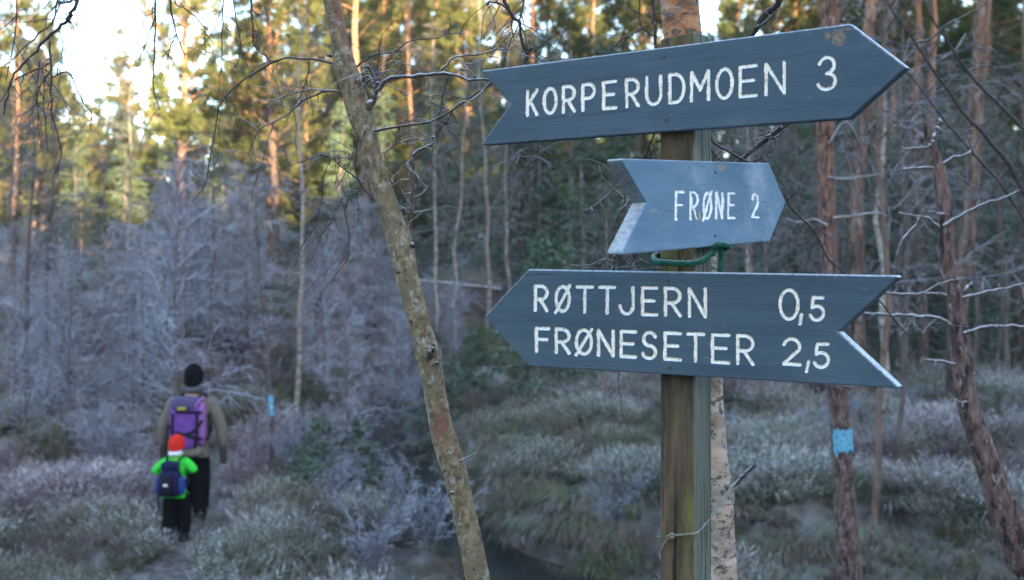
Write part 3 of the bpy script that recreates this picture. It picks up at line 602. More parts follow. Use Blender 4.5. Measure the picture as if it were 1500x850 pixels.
def board(name, label, p0, nv, left, right, thick, runs, sw, wear, mat, nails, M, N, seed):
    """left / right: three photo pixels each, bottom to top; the face is a fine grid so that the routed letters are real grooves"""
    rng = R_(seed)
    Lw = hit(*np.array(left, float).T, p0, nv); Rw = hit(*np.array(right, float).T, p0, nv)
    t = np.linspace(0, 1, N + 1)
    def poly(W): return np.where(t[:, None] < .5, W[0] + (W[1] - W[0]) * (t[:, None] * 2), W[1] + (W[2] - W[1]) * (t[:, None] * 2 - 1))
    A, B = poly(Lw), poly(Rw); s = np.linspace(0, 1, M + 1)
    G = A[:, None] * (1 - s)[None, :, None] + B[:, None] * s[None, :, None]
    PXX = 750 + F * G[..., 0] / G[..., 1]; PYY = HY - F * (G[..., 2] - CZ) / G[..., 1]
    D = np.full(PXX.shape, 99.)
    for r in runs:
        for a, b in zip(r[:-1], r[1:]):
            x0, x1 = min(a[0], b[0]) - 5, max(a[0], b[0]) + 5; y0, y1 = min(a[1], b[1]) - 5, max(a[1], b[1]) + 5
            idx = np.where((PXX > x0) & (PXX < x1) & (PYY > y0) & (PYY < y1))
            if not len(idx[0]): continue
            q = np.stack([PXX[idx], PYY[idx]], 1); ab = b - a; u = np.clip(((q - a) @ ab) / (ab @ ab + 1e-9), 0, 1)
            D[idx] = np.minimum(D[idx], np.linalg.norm(q - a - u[:, None] * ab, axis=1))
    jit = .22 * np.sin(PXX * .9 + 3 * np.sin(PYY * .31)) * np.sin(PYY * .8 + 2 * np.sin(PXX * .23)) + .12 * rng.randn(*PXX.shape)
    swv = sw * (1 + .13 * np.sin(PXX * .13 + 2 * np.sin(PYY * .09)) * np.sin(PYY * .19 + seed)); e = np.clip(1 - ((D + jit * 1.5) / swv), -1, 1); groove = sstep(-.05, .22, e)
    depth = .0024 * np.clip(1 - (D / sw) ** 2, 0, 1) ** .5
    we = np.zeros(PXX.shape)
    for (wx, wy, ra, rb_, am) in wear:
        dd_ = ((PXX - wx) / ra) ** 2 + ((PYY - wy) / rb_) ** 2
        nz = .55 * np.sin(PXX * .7 + wy) * np.sin(PYY * .9 + 1.7 * np.sin(PXX * .4)) + .4 * np.sin(PXX * 1.9 - PYY * 1.3) * np.sin(PYY * 2.3 + PXX * .6)
        we = np.maximum(we, am * np.clip(1.25 - dd_ + .55 * nz, 0, 1))
    ex = np.minimum(np.arange(N + 1), N - np.arange(N + 1))[:, None] * (137. / N) + 0 * PXX; ex = np.minimum(ex, np.minimum(np.arange(M + 1), M - np.arange(M + 1))[None] * .75)
    chip = np.sin(PXX * .37 + 2.1 * np.sin(PYY * .5 + seed)) * np.sin(PXX * .083 + PYY * .21 + seed * 2) + .5 * np.sin(PXX * 1.3 + PYY * 1.1)
    we = np.maximum(we, np.clip(1.1 - ex / 2.6, 0, 1) * np.clip((chip - .35) * 2.2, 0, .9))
    scr = np.sin(PYY * 2.9 + PXX * .18 + seed) * np.sin(PXX * .045 + PYY * .37) * np.sin(PXX * .17 - PYY * .09); we = np.maximum(we, np.clip((scr - .72) * 2.2, 0, .6))
    groove = groove * (1 - .45 * sstep(.45, .95, np.sin(PXX * .71 + 1.3 * np.sin(PYY * .6)) * np.sin(PYY * .83 + PXX * .31))) 
    groove = groove * (1 - .85 * sstep(.6, .9, we))
    und = .0006 * np.sin(PXX * .021 + seed) * np.sin(PYY * .05)
    Gd = G - nv * (depth + und)[..., None]
    n2_, n1_ = PXX.shape; i = np.arange(N)[:, None] * n1_ + np.arange(M)[None]
    mb = MB(); mb.add(loc(Gd.reshape(-1, 3)), np.stack([i, i + 1, i + n1_ + 1, i + n1_], -1).reshape(-1, 4), 0, True, groove=groove.ravel(), wear=we.ravel())
    loop = np.concatenate([Gd[0, :-1], Gd[:-1, -1], Gd[-1, :0:-1], Gd[:0:-1, 0]]); c = loop.mean(0); nL = len(loop)
    # outward direction along the outline, for the rounded arris
    tg = np.roll(loop, -3, 0) - np.roll(loop, 3, 0); out = np.cross(tg, nv); out /= np.linalg.norm(out, axis=1, keepdims=True) + 1e-9
    rough_ = (rng.rand(nL) * .0007)[:, None]
    rings = [loop, loop + out * (.0019 + rough_) - nv * .0010, loop + out * .0029 - nv * .0032, loop + out * .0029 - nv * (thick - .001), loop + out * .0008 - nv * thick]
    k = np.arange(nL); k1 = (k + 1) % nL
    for a_, b_ in zip(rings[:-1], rings[1:]):
        mb.add(loc(np.concatenate([a_, b_])), np.stack([k, k + nL, k1 + nL, k1], 1), 0, False, groove=0., wear=(.62 if thick > .025 and a_ is rings[2] else 0.))
    back = Gd - nv * (thick + .0002)
    st = [(0, 0), (0, M), (N // 2, M), (N, M), (N, 0), (N // 2, 0)]
    bv = np.array([back[a_, b_] for a_, b_ in st]); mb.add(loc(bv), [[0, 5, 2, 1], [5, 4, 3, 2]], 0, False, groove=0., wear=0.)
    o = mb.build(name, mat, post_root); o['label'] = label
    for (qx, qy, rr) in nails:
        p = hit(np.array(qx, float), np.array(qy, float), p0, nv); nb = MB()
        a1 = np.cross(nv, [0, 0, 1.]); a2 = np.array([0, 0, 1.]); th = np.arange(14) / 14 * 6.283
        rg = [p + (np.cos(th)[:, None] * a1 + np.sin(th)[:, None] * a2) * rr * f + nv * z for f, z in ((1.05, -.003), (1, .0008), (.75, .0016), (.3, .0012))]
        for a_, b_ in zip(rg[:-1], rg[1:]):
            kk = np.arange(14); nb.add(loc(np.concatenate([a_, b_])), np.stack([kk, (kk + 1) % 14, (kk + 1) % 14 + 14, kk + 14], 1))
        nb.add(loc(rg[-1]), [list(range(14))], 0, False); nb.build('screw', M_rust, o)
    return o
t1 = .022; pA = c0 + n1v * (t1 + .003) - r1v * .04
pB = c0 - n1v * .04 + n2v * (.030 + .004)
run1 = strokes([('K', 772.5, 786.5), ('O', 797, 814.5), ('R', 825, 841), ('P', 853.5, 870), ('E', 884, 901.5), ('R', 917.5, 934.5), ('U', 947, 967.5), ('D', 981, 1001.5), ('M', 1012.5, 1038), ('O', 1049.5, 1072.5), ('E', 1084, 1107.5), ('N', 1122, 1148.5), ('3', 1199, 1224)],
               ((779, 168), (1211, 130.5)), ((779, 132.5), (1211, 84)))
board('sign_board', 'long upper board reading KORPERUDMOEN 3, pointing right', pA, nbv, [(707, 211), (750.5, 151), (707, 105)], [(1243, 171), (1324, 98.5), (1244, 37)], t1, run1, 2.6,
      [(1228, 55, 13, 15, .9), (1212, 52, 6, 8, .8), (852, 115, 14, 6, .42), (835, 169, 6, 4, .62), (843, 180, 2, 3, .5), (1241, 43, 14, 3, .7), (990, 96, 3, 40, .25)], M_sign, [(972, 83.5, .0040), (976, 176, .0042)], 900, 190, 1)
run2 = strokes([('F', 990.5, 1001), ('R', 1012, 1022), ('Ø', 1031, 1042), ('N', 1049.5, 1058.5), ('E', 1067.5, 1076.5), ('2', 1102.5, 1111)], ((990, 321.5), (1110, 318)), ((990, 281), (1110, 284)))
board('sign_board', 'short rimed middle board reading FRØNE 2', pB, n2v, [(912, 371), (949, 297), (912, 235)], [(1127, 352), (1150.5, 296), (1126.5, 241)], .030, run2, 2.05,
      [(1057, 246, 8, 6, .95), (1024, 316, 4, 9, .95), (956, 309, 9, 4, .6), (970, 310, 14, 2, .45), (1125, 286, 2, 5, .6), (1134, 283, 3, 1.5, .6), (1139, 301, 4, 3, .75), (1130, 308, 9, 2, .5), (1118, 307, 6, 1.5, .45)], M_sign2, [(1047.5, 253, .0025), (1047.5, 346, .0028)], 640, 190, 2)
run3 = strokes([('R', 784, 801), ('Ø', 814, 833.5), ('T', 845, 867.5), ('T', 878.5, 900), ('J', 908, 927), ('E', 941, 961.5), ('R', 974.5, 996), ('N', 1009.5, 1033)], ((790, 454.5), (1020, 463.5)), ((790, 419), (1020, 423)))
run3 += strokes([('0', 1142.5, 1169), (',', 1172, 1174, 474, 461), ('5', 1187, 1206.5, 468.5, 436)], ((1140, 467), (1200, 468)), ((1140, 424), (1200, 426)))
run3 += strokes([('F', 785.5, 803.5), ('R', 814.5, 833.5), ('Ø', 844, 866), ('N', 876.5, 898), ('E', 909.5, 930.5), ('S', 941.5, 960.5), ('E', 974, 996.5), ('T', 1007, 1030.5), ('E', 1043.5, 1067.5), ('R', 1080.5, 1102.5)], ((790, 514.5), (1092, 533)), ((790, 481), (1092, 492)))
run3 += strokes([('2', 1147.5, 1171.5), (',', 1181, 1184, 544, 530), ('5', 1192.5, 1213.5, 537.5, 504)], ((1147, 533.5), (1200, 535)), ((1147, 496), (1200, 498)))
board('sign_board', 'lowest two line board, RØTTJERN 0,5 and FRØNESETER 2,5, pointing left', pA, nbv, [(775, 535), (711.5, 464), (774.5, 396.5)], [(1313, 567), (1225, 486), (1312.5, 406)], t1, run3, 2.6,
      [(905, 455, 30, 1.3, .42), (861, 535, 3, 3, .4), (1105, 411, 16, 2, .3), (1226, 489, 4, 5, .6)], M_sign, [(979, 411.5, .0042), (982, 539, .0042)], 900, 230, 3)

# green rope round the post and twine tying it to the birch
M_rope = surf('green_rope', [(.35, (.008, .07, .042)), (.6, (.02, .16, .10))], 260, 3, (1, 1, 1), rough=.8, bump=.8, frost=(.5, .95, .5, FR, 90))
M_twine = surf('pale_twine', [(.35, (.11, .10, .07)), (.6, (.26, .235, .17))], 300, 3, rough=.85, bump=.6, frost=(.6, .98, .3, FR, 60))
def px_line(pts, n, smooth=True):
    """(px, py, depth, width in px) rows -> points, radii"""
    q = resample([[*at(p[0], p[1], p[2]), p[3] * p[2] / F / 2] for p in pts], n, smooth); return q[:, :3], np.abs(q[:, 3])
def strand(pts, n, mb, twist=70, sides=7):
    P, r = px_line(pts, n); d = np.concatenate([[0], np.cumsum(np.linalg.norm(np.diff(P, axis=0), axis=1))])
    T = np.gradient(P, axis=0); T /= np.linalg.norm(T, axis=1, keepdims=True); a = np.cross(T, [0.1, .2, 1.]); a /= np.linalg.norm(a, axis=1, keepdims=True); b = np.cross(T, a)
    for k in range(3):
        ph = d * twist * 6 + k * 2.094
        tubes(mb, P + (np.cos(ph)[:, None] * a + np.sin(ph)[:, None] * b) * (r * .5)[:, None], r * .62, sides, cap=True)
mb = MB()
strand([(1046, 372, 2.22, 8), (1002, 372, 2.25, 8), (962, 374, 2.19, 9), (961, 383, 2.12, 9), (980, 385, 2.10, 9), (1000, 386, 2.08, 9.5), (1018, 385, 2.075, 9), (1034, 378, 2.08, 9), (1048, 366, 2.085, 9), (1056, 362, 2.09, 9)], 120, mb)
strand([(1044, 364, 2.08, 8), (1054, 358, 2.07, 9), (1066, 361, 2.09, 8), (1056, 366, 2.10, 8), (1048, 361, 2.09, 7)], 40, mb)
strand([(1056, 364, 2.09, 8), (1057, 380, 2.10, 7.5), (1055.5, 396, 2.10, 7), (1056, 418, 2.11, 6)], 40, mb)
tag(mb.build('rope', M_rope), 'green rope knotted round the post under the FRØNE board', 'rope')
mb = MB()
strand([(1075, 708, 2.52, 3.4), (1040, 757, 2.19, 3.4), (1026, 776, 2.11, 3.6), (1018, 782, 2.085, 3.8), (1006, 783, 2.09, 3.8), (984, 785, 2.125, 3.8), (966, 786.5, 2.165, 3.8), (964, 787, 2.19, 3.8)], 70, mb, 140, 5)
strand([(1077, 708, 2.51, 2.6), (1046, 752, 2.20, 2.6), (1028, 775, 2.11, 2.6)], 40, mb, 140, 5)
strand([(980, 784, 2.12, 5), (984, 788, 2.115, 6), (987, 784, 2.115, 5), (982, 783, 2.115, 5)], 20, mb, 140, 5)
strand([(982, 786, 2.12, 3.5), (972, 797, 2.13, 3.5), (968, 808, 2.14, 3.5)], 20, mb, 140, 5)
tag(mb.build('twine', M_twine), 'pale twine tying the post to the birch stub', 'twine')

# ------------------------------------------------------------------ hand built near trees
def limb(mb, pts, n=None, sides=6, crook=.25, seed=0, spurs=0, cap=True, mat=0):
    """a crooked branch through photo pixels; short side spurs with buds"""
    rng = R_(abs(seed + len(pts) * 7 + int(pts[0][0])))
    n = n or max(8, len(pts) * 6); P, r = px_line(pts, n)
    nz = rng.randn(n, 3) * r.mean() * crook; nz[1:-1] = (nz[:-2] + nz[1:-1] * 2 + nz[2:]) / 3; P = P + nz
    r = r * .86; rn = rng.randn(n); rn[1:-1] = (rn[:-2] + rn[1:-1] + rn[2:]) / 3; r = r * (1 + .10 * rn); tubes(mb, P, r, sides, cap=cap, mat=mat)
    for k in range(spurs):
        j = rng.randint(2, n - 1); T = P[j] - P[j - 1]; T /= np.linalg.norm(T) + 1e-9
        d = np.cross(T, rng.randn(3)); d /= np.linalg.norm(d) + 1e-9; d = d * .9 + T * .5 + np.array([0, 0, -.1]); L = rng.uniform(.006, .03)
        q = np.stack([P[j], P[j] + d * L * .55, P[j] + (d + rng.randn(3) * .3) * L]); tubes(mb, q, np.array([r[j] * .65, min(r[j] * .6, .0012), .0013]), 4, cap=True, mat=mat)
    if spurs >= 5:
        for k in range(4):
            j = rng.randint(n // 4, n - 1); T = P[j] - P[j - 1]; T /= np.linalg.norm(T) + 1e-9; L = rng.uniform(.05, .17)
            d = np.cross(T, [0, 1, 0]) * rng.choice([-1, 1]) + .5 * T + .4 * rng.randn(3) * np.array([1, .5, 1]); d /= np.linalg.norm(d) + 1e-9; q = [P[j]]
            for m_ in range(6): d = d + rng.randn(3) * .22 + np.array([0, 0, -.16]); d /= np.linalg.norm(d); q.append(q[-1] + d * L / 6)
            tubes(mb, np.array(q), np.linspace(min(r[j] * .6, .0016), .0007, 7), 4, cap=True, mat=mat)
def part(root, name, mat, lines, seed=0, spurs=4, sides=6, crook=.25):
    """the first line is the branch, the others its twigs (or all of them parts when name is 'twig')"""
    o = np.array(root.location).astype(np.float32); first = None
    for k, l in enumerate(lines):
        mb = MB(); limb(mb, l, seed=seed + k, spurs=spurs, sides=sides, crook=crook); mb.v = [v - o for v in mb.v]
        b = mb.build(name if k == 0 or name == 'twig' else 'twig', mat, root if k == 0 or name == 'twig' else first); first = first or b
    return first
def trunk(root, mat, pts, n=60, sides=20, seed=0, lump=.05, name='trunk', slim=1.):
    rng = R_(seed); P, r = px_line(pts, n); o = np.array(root.location); K = len(P); r = r * slim
    th = np.arange(sides) / sides * 6.283; s = np.linspace(0, 1, K)
    T = np.gradient(P, axis=0); T /= np.linalg.norm(T, axis=1, keepdims=True); A = np.cross(T, [0, 1, 0.]); A /= np.linalg.norm(A, axis=1, keepdims=True); B = np.cross(T, A)
    rr = r[:, None] * (1 + lump * (np.sin(th * 2 + 9 * s[:, None] + seed) * .6 + np.sin(th * 3 - 23 * s[:, None]) * .5 + np.sin(41 * s[:, None] + th) * .5 + rng.randn(K, sides) * .35))
    V = P[:, None] + rr[..., None] * (np.cos(th)[None, :, None] * A[:, None] + np.sin(th)[None, :, None] * B[:, None]) - o
    i = np.arange(K - 1)[:, None] * sides; a = np.arange(sides)[None]; b = (a + 1) % sides
    mb = MB(); mb.add(V.reshape(-1, 3), np.stack([i + a, i + b, i + sides + b, i + sides + a], -1).reshape(-1, 4)); 
    mb.add(np.concatenate([V[-1], V[-1].mean(0)[None]]), np.stack([a[0], b[0], np.full(sides, sides)], 1), 0, False)
    return mb.build(name, mat, root)
def zz(lst, Z, w0, w1, dz=0.):
    """px list -> rows with depth and tapering width"""
    n = len(lst); return [(x, y, Z + dz * k / max(1, n - 1), w0 + (w1 - w0) * k / max(1, n - 1)) for k, (x, y) in enumerate(lst)]

# leaning young tree in front
LZ = 2.6
gz = float(h((718 - 750) / F * LZ, LZ)); fy = HY + (CZ - gz + .1) / LZ * F
lean = thing('leaning_tree', 'slender leaning tree with lichen spotted bark left of the signs', 'tree', ((730 - 750) / F * LZ, LZ, gz))
trunk(lean, M_lean, [(760, fy, LZ, 46), (725, 960, LZ, 40), (700, 850, LZ, 37), (682, 760, LZ, 35), (666, 690, LZ, 37), (655, 652, LZ, 38), (648, 630, LZ, 35), (638, 580, LZ, 33), (630, 535, LZ, 36), (627, 518, LZ, 39), (620, 495, LZ, 33), (611, 460, LZ, 34), (596, 405, LZ, 35), (587, 360, LZ, 39), (580, 335, LZ, 37), (571, 310, LZ, 33), (553, 258, LZ, 31), (541, 215, LZ, 32), (534, 185, LZ, 38), (528, 165, LZ, 40), (517, 130, LZ, 36), (506, 98, LZ, 36), (500, 70, LZ, 29), (494, 40, LZ, 27), (485, 0, LZ, 27), (474, -60, LZ, 26), (450, -160, LZ, 23), (430, -260, LZ, 18)], 300, 26, 3, .055, slim=.95)
part(lean, 'branch', M_rimetwig, [zz([(540, 158), (549, 140), (553, 122), (546, 106), (537, 97)], 2.57, 13, 5), zz([(551, 120), (553, 106), (553, 93)], 2.57, 6, 2), zz([(547, 125), (540, 112), (533, 116)], 2.56, 6, 3),
    zz([(554, 132), (566, 118), (585, 113), (612, 112), (642, 108), (668, 111), (690, 117), (713, 117), (742, 128), (764, 150)], 2.55, 8, 3, -.12), zz([(642, 108), (655, 95), (665, 84), (685, 81), (706, 79), (730, 72), (745, 75)], 2.52, 5, 2.2)], 1, 5)
part(lean, 'branch', M_darktwig, [zz([(516, 104), (530, 92), (545, 82), (558, 79), (580, 75), (593, 64), (612, 58), (640, 56), (657, 49), (680, 50)], 2.6, 4, 1.5), zz([(657, 49), (659, 35), (658, 26)], 2.6, 1.6, 1), zz([(556, 79), (555, 66), (557, 55)], 2.6, 1.8, 1), zz([(573, 80), (580, 95), (600, 106), (622, 114)], 2.6, 1.6, 1)], 2, 4)
part(lean, 'branch', M_darktwig, [zz([(548, 192), (570, 188), (596, 184), (620, 181), (645, 172), (665, 159), (690, 143), (722, 122)], 2.56, 5, 2.6, -.1), zz([(658, 161), (642, 155), (628, 148), (626, 138)], 2.56, 2.4, 1.2), zz([(664, 160), (655, 178), (645, 190), (637, 198)], 2.56, 3, 1.6), zz([(657, 113), (650, 135), (645, 160), (641, 188)], 2.55, 3, 1.6)], 3, 6)
part(lean, 'branch', M_rimetwig, [zz([(595, 350), (600, 325), (604, 300), (605, 265), (606, 240), (605, 226)], 2.62, 11, 5), zz([(605, 228), (620, 217), (633, 211), (635, 200)], 2.6, 6, 4), zz([(605, 232), (595, 240), (585, 252), (572, 262), (563, 265)], 2.6, 3, 1.6), zz([(563, 225), (575, 215), (590, 207), (610, 204), (632, 205)], 2.6, 3.5, 2), zz([(604, 300), (596, 316), (598, 330)], 2.6, 3, 2)], 4, 5)
part(lean, 'branch', M_darktwig, [zz([(500, 98), (487, 93), (466, 88), (440, 86), (420, 85), (399, 92), (376, 106), (353, 120), (325, 148), (318, 172), (314, 198), (306, 240), (300, 272), (282, 296)], 2.6, 4.6, 1.3, .2), zz([(452, 90), (452, 104), (447, 124), (440, 130)], 2.6, 3, 1.4), zz([(399, 92), (385, 79), (372, 66), (370, 20)], 2.65, 2, 1), zz([(353, 120), (340, 138), (322, 150), (308, 147), (300, 138)], 2.7, 1.6, 1)], 5, 8)
part(lean, 'branch', M_rimetwig, [zz([(508, 135), (490, 134), (473, 134), (462, 140), (445, 146), (430, 160), (417, 170), (398, 180), (380, 190), (370, 208), (364, 228)], 2.62, 5, 1.6, .1), zz([(475, 133), (455, 131), (430, 137), (405, 147), (388, 165), (379, 187)], 2.62, 3.4, 1.4), zz([(430, 137), (415, 120), (405, 112)], 2.64, 1.6, 1), zz([(402, 180), (392, 205), (384, 240), (372, 272), (369, 296)], 2.64, 2, 1.2)], 6, 6)
part(lean, 'branch', M_darktwig, [zz([(549, 294), (538, 282), (526, 266), (520, 244), (522, 222), (524, 196), (516, 184)], 2.58, 4.5, 2), zz([(524, 262), (505, 248), (485, 232), (468, 228), (440, 238), (415, 246)], 2.58, 3.4, 1.4), zz([(530, 275), (520, 284), (505, 288), (498, 296)], 2.58, 2.4, 1.4), zz([(512, 290), (505, 310), (511, 340), (510, 376), (496, 397), (478, 420), (462, 446)], 2.56, 2, 1), zz([(500, 292), (488, 320), (470, 345), (452, 356)], 2.6, 1.6, .9), zz([(522, 205), (514, 235), (502, 262), (492, 276)], 2.6, 2, 1.2), zz([(485, 232), (474, 260), (470, 300), (462, 330), (448, 352), (436, 372)], 2.6, 1.8, .9)], 7, 8)
part(lean, 'branch', M_rimetwig, [zz([(545, 375), (556, 388), (562, 404), (575, 410)], 2.62, 1.8, 1), zz([(540, 400), (552, 408), (566, 415)], 2.64, 1.5, 1), zz([(672, 676), (684, 670), (695, 665)], 2.56, 3, 1.8)], 8, 2)
# knot and bark lumps on the trunk
rng = R_(8)
for (bx, by, bw, bh) in [(630, 520, 9, 15), (634, 512, 5, 8), (640, 532, 6, 6), (534, 118, 7, 10), (483, 82, 10, 5), (604, 360, 8, 10), (662, 722, 8, 5)]:
    c = at(bx, by, 2.565 if bx != 483 else 2.6) - np.array(lean.location); th = np.arange(10) / 10 * 6.283
    mb = MB()
    for k, (f, dz) in enumerate(zip((1, .8, .4), (0, .006, .009))):
        ring = c + np.stack([np.cos(th) * bw * f * .0009, np.full(10, -dz), np.sin(th) * bh * f * .0009], 1) + rng.randn(10, 3) * .0008
        if k: mb.add(np.concatenate([pv, ring]), np.stack([np.arange(10), (np.arange(10) + 1) % 10, (np.arange(10) + 1) % 10 + 10, np.arange(10) + 10], 1))
        pv = ring
    mb.add(ring, [list(range(10))]); mb.build('knot', M_darktwig, lean)

# birch right behind the post
BZ = 2.6; gz = float(h((1062 - 750) / F * BZ, BZ)); fy = HY + (CZ - gz + .1) / BZ * F
bir = thing('birch_tree', 'peeling birch trunk right behind the signpost', 'birch tree', ((1062 - 750) / F * BZ, BZ, gz))
trunk(bir, M_birch, [(1064, fy, BZ, 66), (1060, 950, BZ, 50), (1056, 850, BZ, 48), (1053, 790, BZ, 46), (1051, 745, BZ, 46), (1050, 715, BZ, 50), (1046, 690, BZ, 42), (1043, 640, BZ, 40), (1041, 580, BZ, 36), (1038, 500, BZ, 38), (1030, 400, BZ, 40), (1022, 300, BZ, 46), (1015, 200, BZ, 52), (1005, 90, BZ, 56), (999, 40, BZ, 57), (995, 0, BZ, 56), (985, -120, BZ, 54), (975, -300, BZ, 46), (965, -480, BZ, 36)], 120, 24, 5, .035)
part(bir, 'branch', M_darktwig, [zz([(1066, 718), (1078, 708), (1090, 696), (1104, 682)], 2.56, 9, 7, .02)], 10, 0, 8, .15)
part(bir, 'branch', M_darktwig, [zz([(1010, -200), (1060, -120), (1112, -50), (1140, 0), (1122, 22), (1105, 48), (1092, 80)], 2.72, 16, 8, .15), zz([(1105, 42), (1120, 34), (1136, 18), (1146, 12)], 2.78, 5, 2), zz([(1180, 150), (1150, 181), (1118, 208), (1085, 235), (1060, 255)], 2.85, 10, 7), zz([(1120, 205), (1138, 200), (1150, 190)], 2.84, 4, 2)], 11, 3, 8)
part(bir, 'branch', M_darktwig, [zz([(975, -140), (960, -60), (957, 0), (960, 40), (961, 75), (964, 130), (958, 194), (948, 220), (944, 240)], 2.5, 7, 3), zz([(960, 55), (948, 46), (940, 39), (936, 22), (937, 0), (930, -40)], 2.5, 3.5, 2), zz([(940, 42), (922, 52), (908, 60), (896, 74), (890, 86)], 2.5, 3, 1.6), zz([(950, 215), (957, 226), (962, 222)], 2.5, 2, 1.4)], 12, 8)
part(bir, 'branch', M_darktwig, [zz([(820, -160), (770, -60), (738, -10), (744, 12), (752, 25), (762, 34), (764, 56), (768, 72), (773, 82), (768, 94)], 2.5, 8, 4), zz([(744, 14), (732, 6), (716, 3), (713, 8)], 2.5, 4, 2.2), zz([(768, -20), (767, 4), (763, 20), (760, 32)], 2.5, 4, 3), zz([(750, 24), (750, 42), (753, 60)], 2.5, 2.6, 1.8), zz([(772, 82), (784, 86), (797, 90), (820, 98)], 2.5, 4, 2), zz([(771, 80), (778, 74), (777, 70)], 2.5, 2.4, 1.4), zz([(764, 40), (770, 56), (771, 70)], 2.5, 2, 1.2)], 13, 8)
part(bir, 'branch', M_darktwig, [zz([(1030, 180), (1042, 205), (1058, 217), (1084, 231), (1110, 246), (1135, 268), (1151, 291), (1162, 308), (1190, 336), (1202, 358), (1213, 378), (1236, 399), (1262, 424), (1288, 441), (1305, 462), (1333, 495)], 2.5, 4.6, 2.2), zz([(1040, 217), (1050, 230), (1062, 240), (1075, 250)], 2.5, 3, 2), zz([(1148, 283), (1156, 291), (1166, 282), (1169, 275)], 2.5, 3, 1.6), zz([(1150, 180), (1120, 205)], 2.8, 3, 3), zz([(1105, 238), (1114, 232), (1117, 226)], 2.5, 4, 2.6), zz([(1190, 336), (1206, 340), (1216, 350)], 2.5, 2, 1)], 14, 9)
part(bir, 'branch', M_rimetwig, [zz([(1000, 240), (960, 262), (930, 275), (912, 268), (892, 284), (870, 302), (850, 310)], 2.62, 3.6, 1.6), zz([(1000, 300), (950, 290), (926, 292), (915, 303), (905, 315), (893, 342), (882, 369), (878, 396)], 2.6, 3.4, 1.6), zz([(926, 292), (918, 296), (914, 288)], 2.6, 3, 2), zz([(985, 340), (930, 362), (901, 374), (899, 383), (884, 381), (868, 388), (858, 396)], 2.55, 4.4, 2.4), zz([(899, 384), (899, 398), (898, 420)], 2.55, 3, 2), zz([(935, 372), (934, 398)], 2.55, 2.4, 2), zz([(764, 215), (763, 228), (765, 236), (770, 244)], 2.5, 2.4, 1.6), zz([(787, 205), (789, 224), (793, 240)], 2.5, 2, 1.2)], 15, 5)
part(bir, 'branch', M_rimetwig, [zz([(904, 530), (906, 556), (905, 560), (909, 580), (910, 600), (916, 618)], 2.5, 1.8, 1)], 16, 6)

# birch whose drooping twigs hang in from above the frame on the left
OX, OY = -2.6, 3.6; gz = float(h(OX, OY)); ovp = 750 + F * OX / OY
hang = thing('birch_tree', 'birch with thin twigs drooping in at the top left corner', 'birch tree', (OX, OY, gz))
gy_ = HY + (CZ - gz + .1) / OY * F
trunk(hang, M_palebark, [(ovp, gy_, OY, 62), (ovp, 400, OY, 52), (ovp + 8, 0, OY, 46), (ovp + 20, -300, OY, 36), (ovp + 30, -700, OY, 22)], 40, 12, 9, .03)
part(hang, 'branch', M_darktwig, [zz([(ovp + 8, 40), (-180, -30), (-60, -70), (60, -90), (180, -80), (300, -60), (420, -40), (480, -30)], 3.2, 24, 4, -.45)], 20, 4)
TW = [([(120, -85), (113, 0), (102, 26), (88, 40), (72, 53), (58, 67), (46, 81), (30, 98), (18, 116), (10, 140), (5, 168)], 5, 2), ([(90, -88), (85, 0), (76, 32), (58, 50), (30, 75), (8, 96)], 3, 1.2), ([(72, 62), (74, 88), (76, 116), (75, 145), (77, 170), (86, 200), (90, 222), (84, 246), (78, 258)], 3, 1), ([(74, 116), (100, 106), (124, 152), (134, 166), (132, 190)], 2, .9), ([(72, 92), (60, 100), (40, 108), (20, 116)], 2.5, 1), ([(76, 100), (60, 125), (52, 150), (44, 172)], 2, .9), ([(58, 90), (55, 130), (56, 180), (60, 215)], 1.6, .8), ([(66, 110), (64, 150), (68, 190), (70, 225)], 1.6, .8),
      ([(230, -75), (226, 0), (229, 35), (226, 70), (225, 106), (226, 138), (236, 162)], 3, 1), ([(228, 21), (220, 46), (212, 70), (205, 86)], 2, 1), ([(245, -70), (250, 0), (254, 28), (259, 50), (266, 68), (273, 88)], 3, 1.2), ([(259, 50), (250, 70), (246, 90)], 1.6, .8), ([(330, -55), (328, 0), (326, 30), (325, 60), (325, 106)], 2.2, .9), ([(370, -50), (369, 0), (370, 40), (372, 66), (388, 80), (399, 92)], 2.6, 1.2), ([(252, -70), (256, 0), (270, 12), (284, 22), (300, 40), (316, 30), (327, 12)], 2, 1), ([(300, 40), (300, 60), (302, 78)], 1.6, .8), ([(110, 0), (98, 4), (84, 2)], 4, 2), ([(104, 20), (101, 27), (98, 30)], 5, 4), ([(20, -70), (24, 0), (22, 60), (8, 120)], 2.4, 1), ([(330, -60), (345, 20), (352, 70), (344, 110)], 1.6, .8)]
part(hang, 'twig', M_darktwig, [zz(l, 2.75, a * 1.25 + .4, b * 1.3 + .3) for l, a, b in TW], 21, 10, 5, .6)

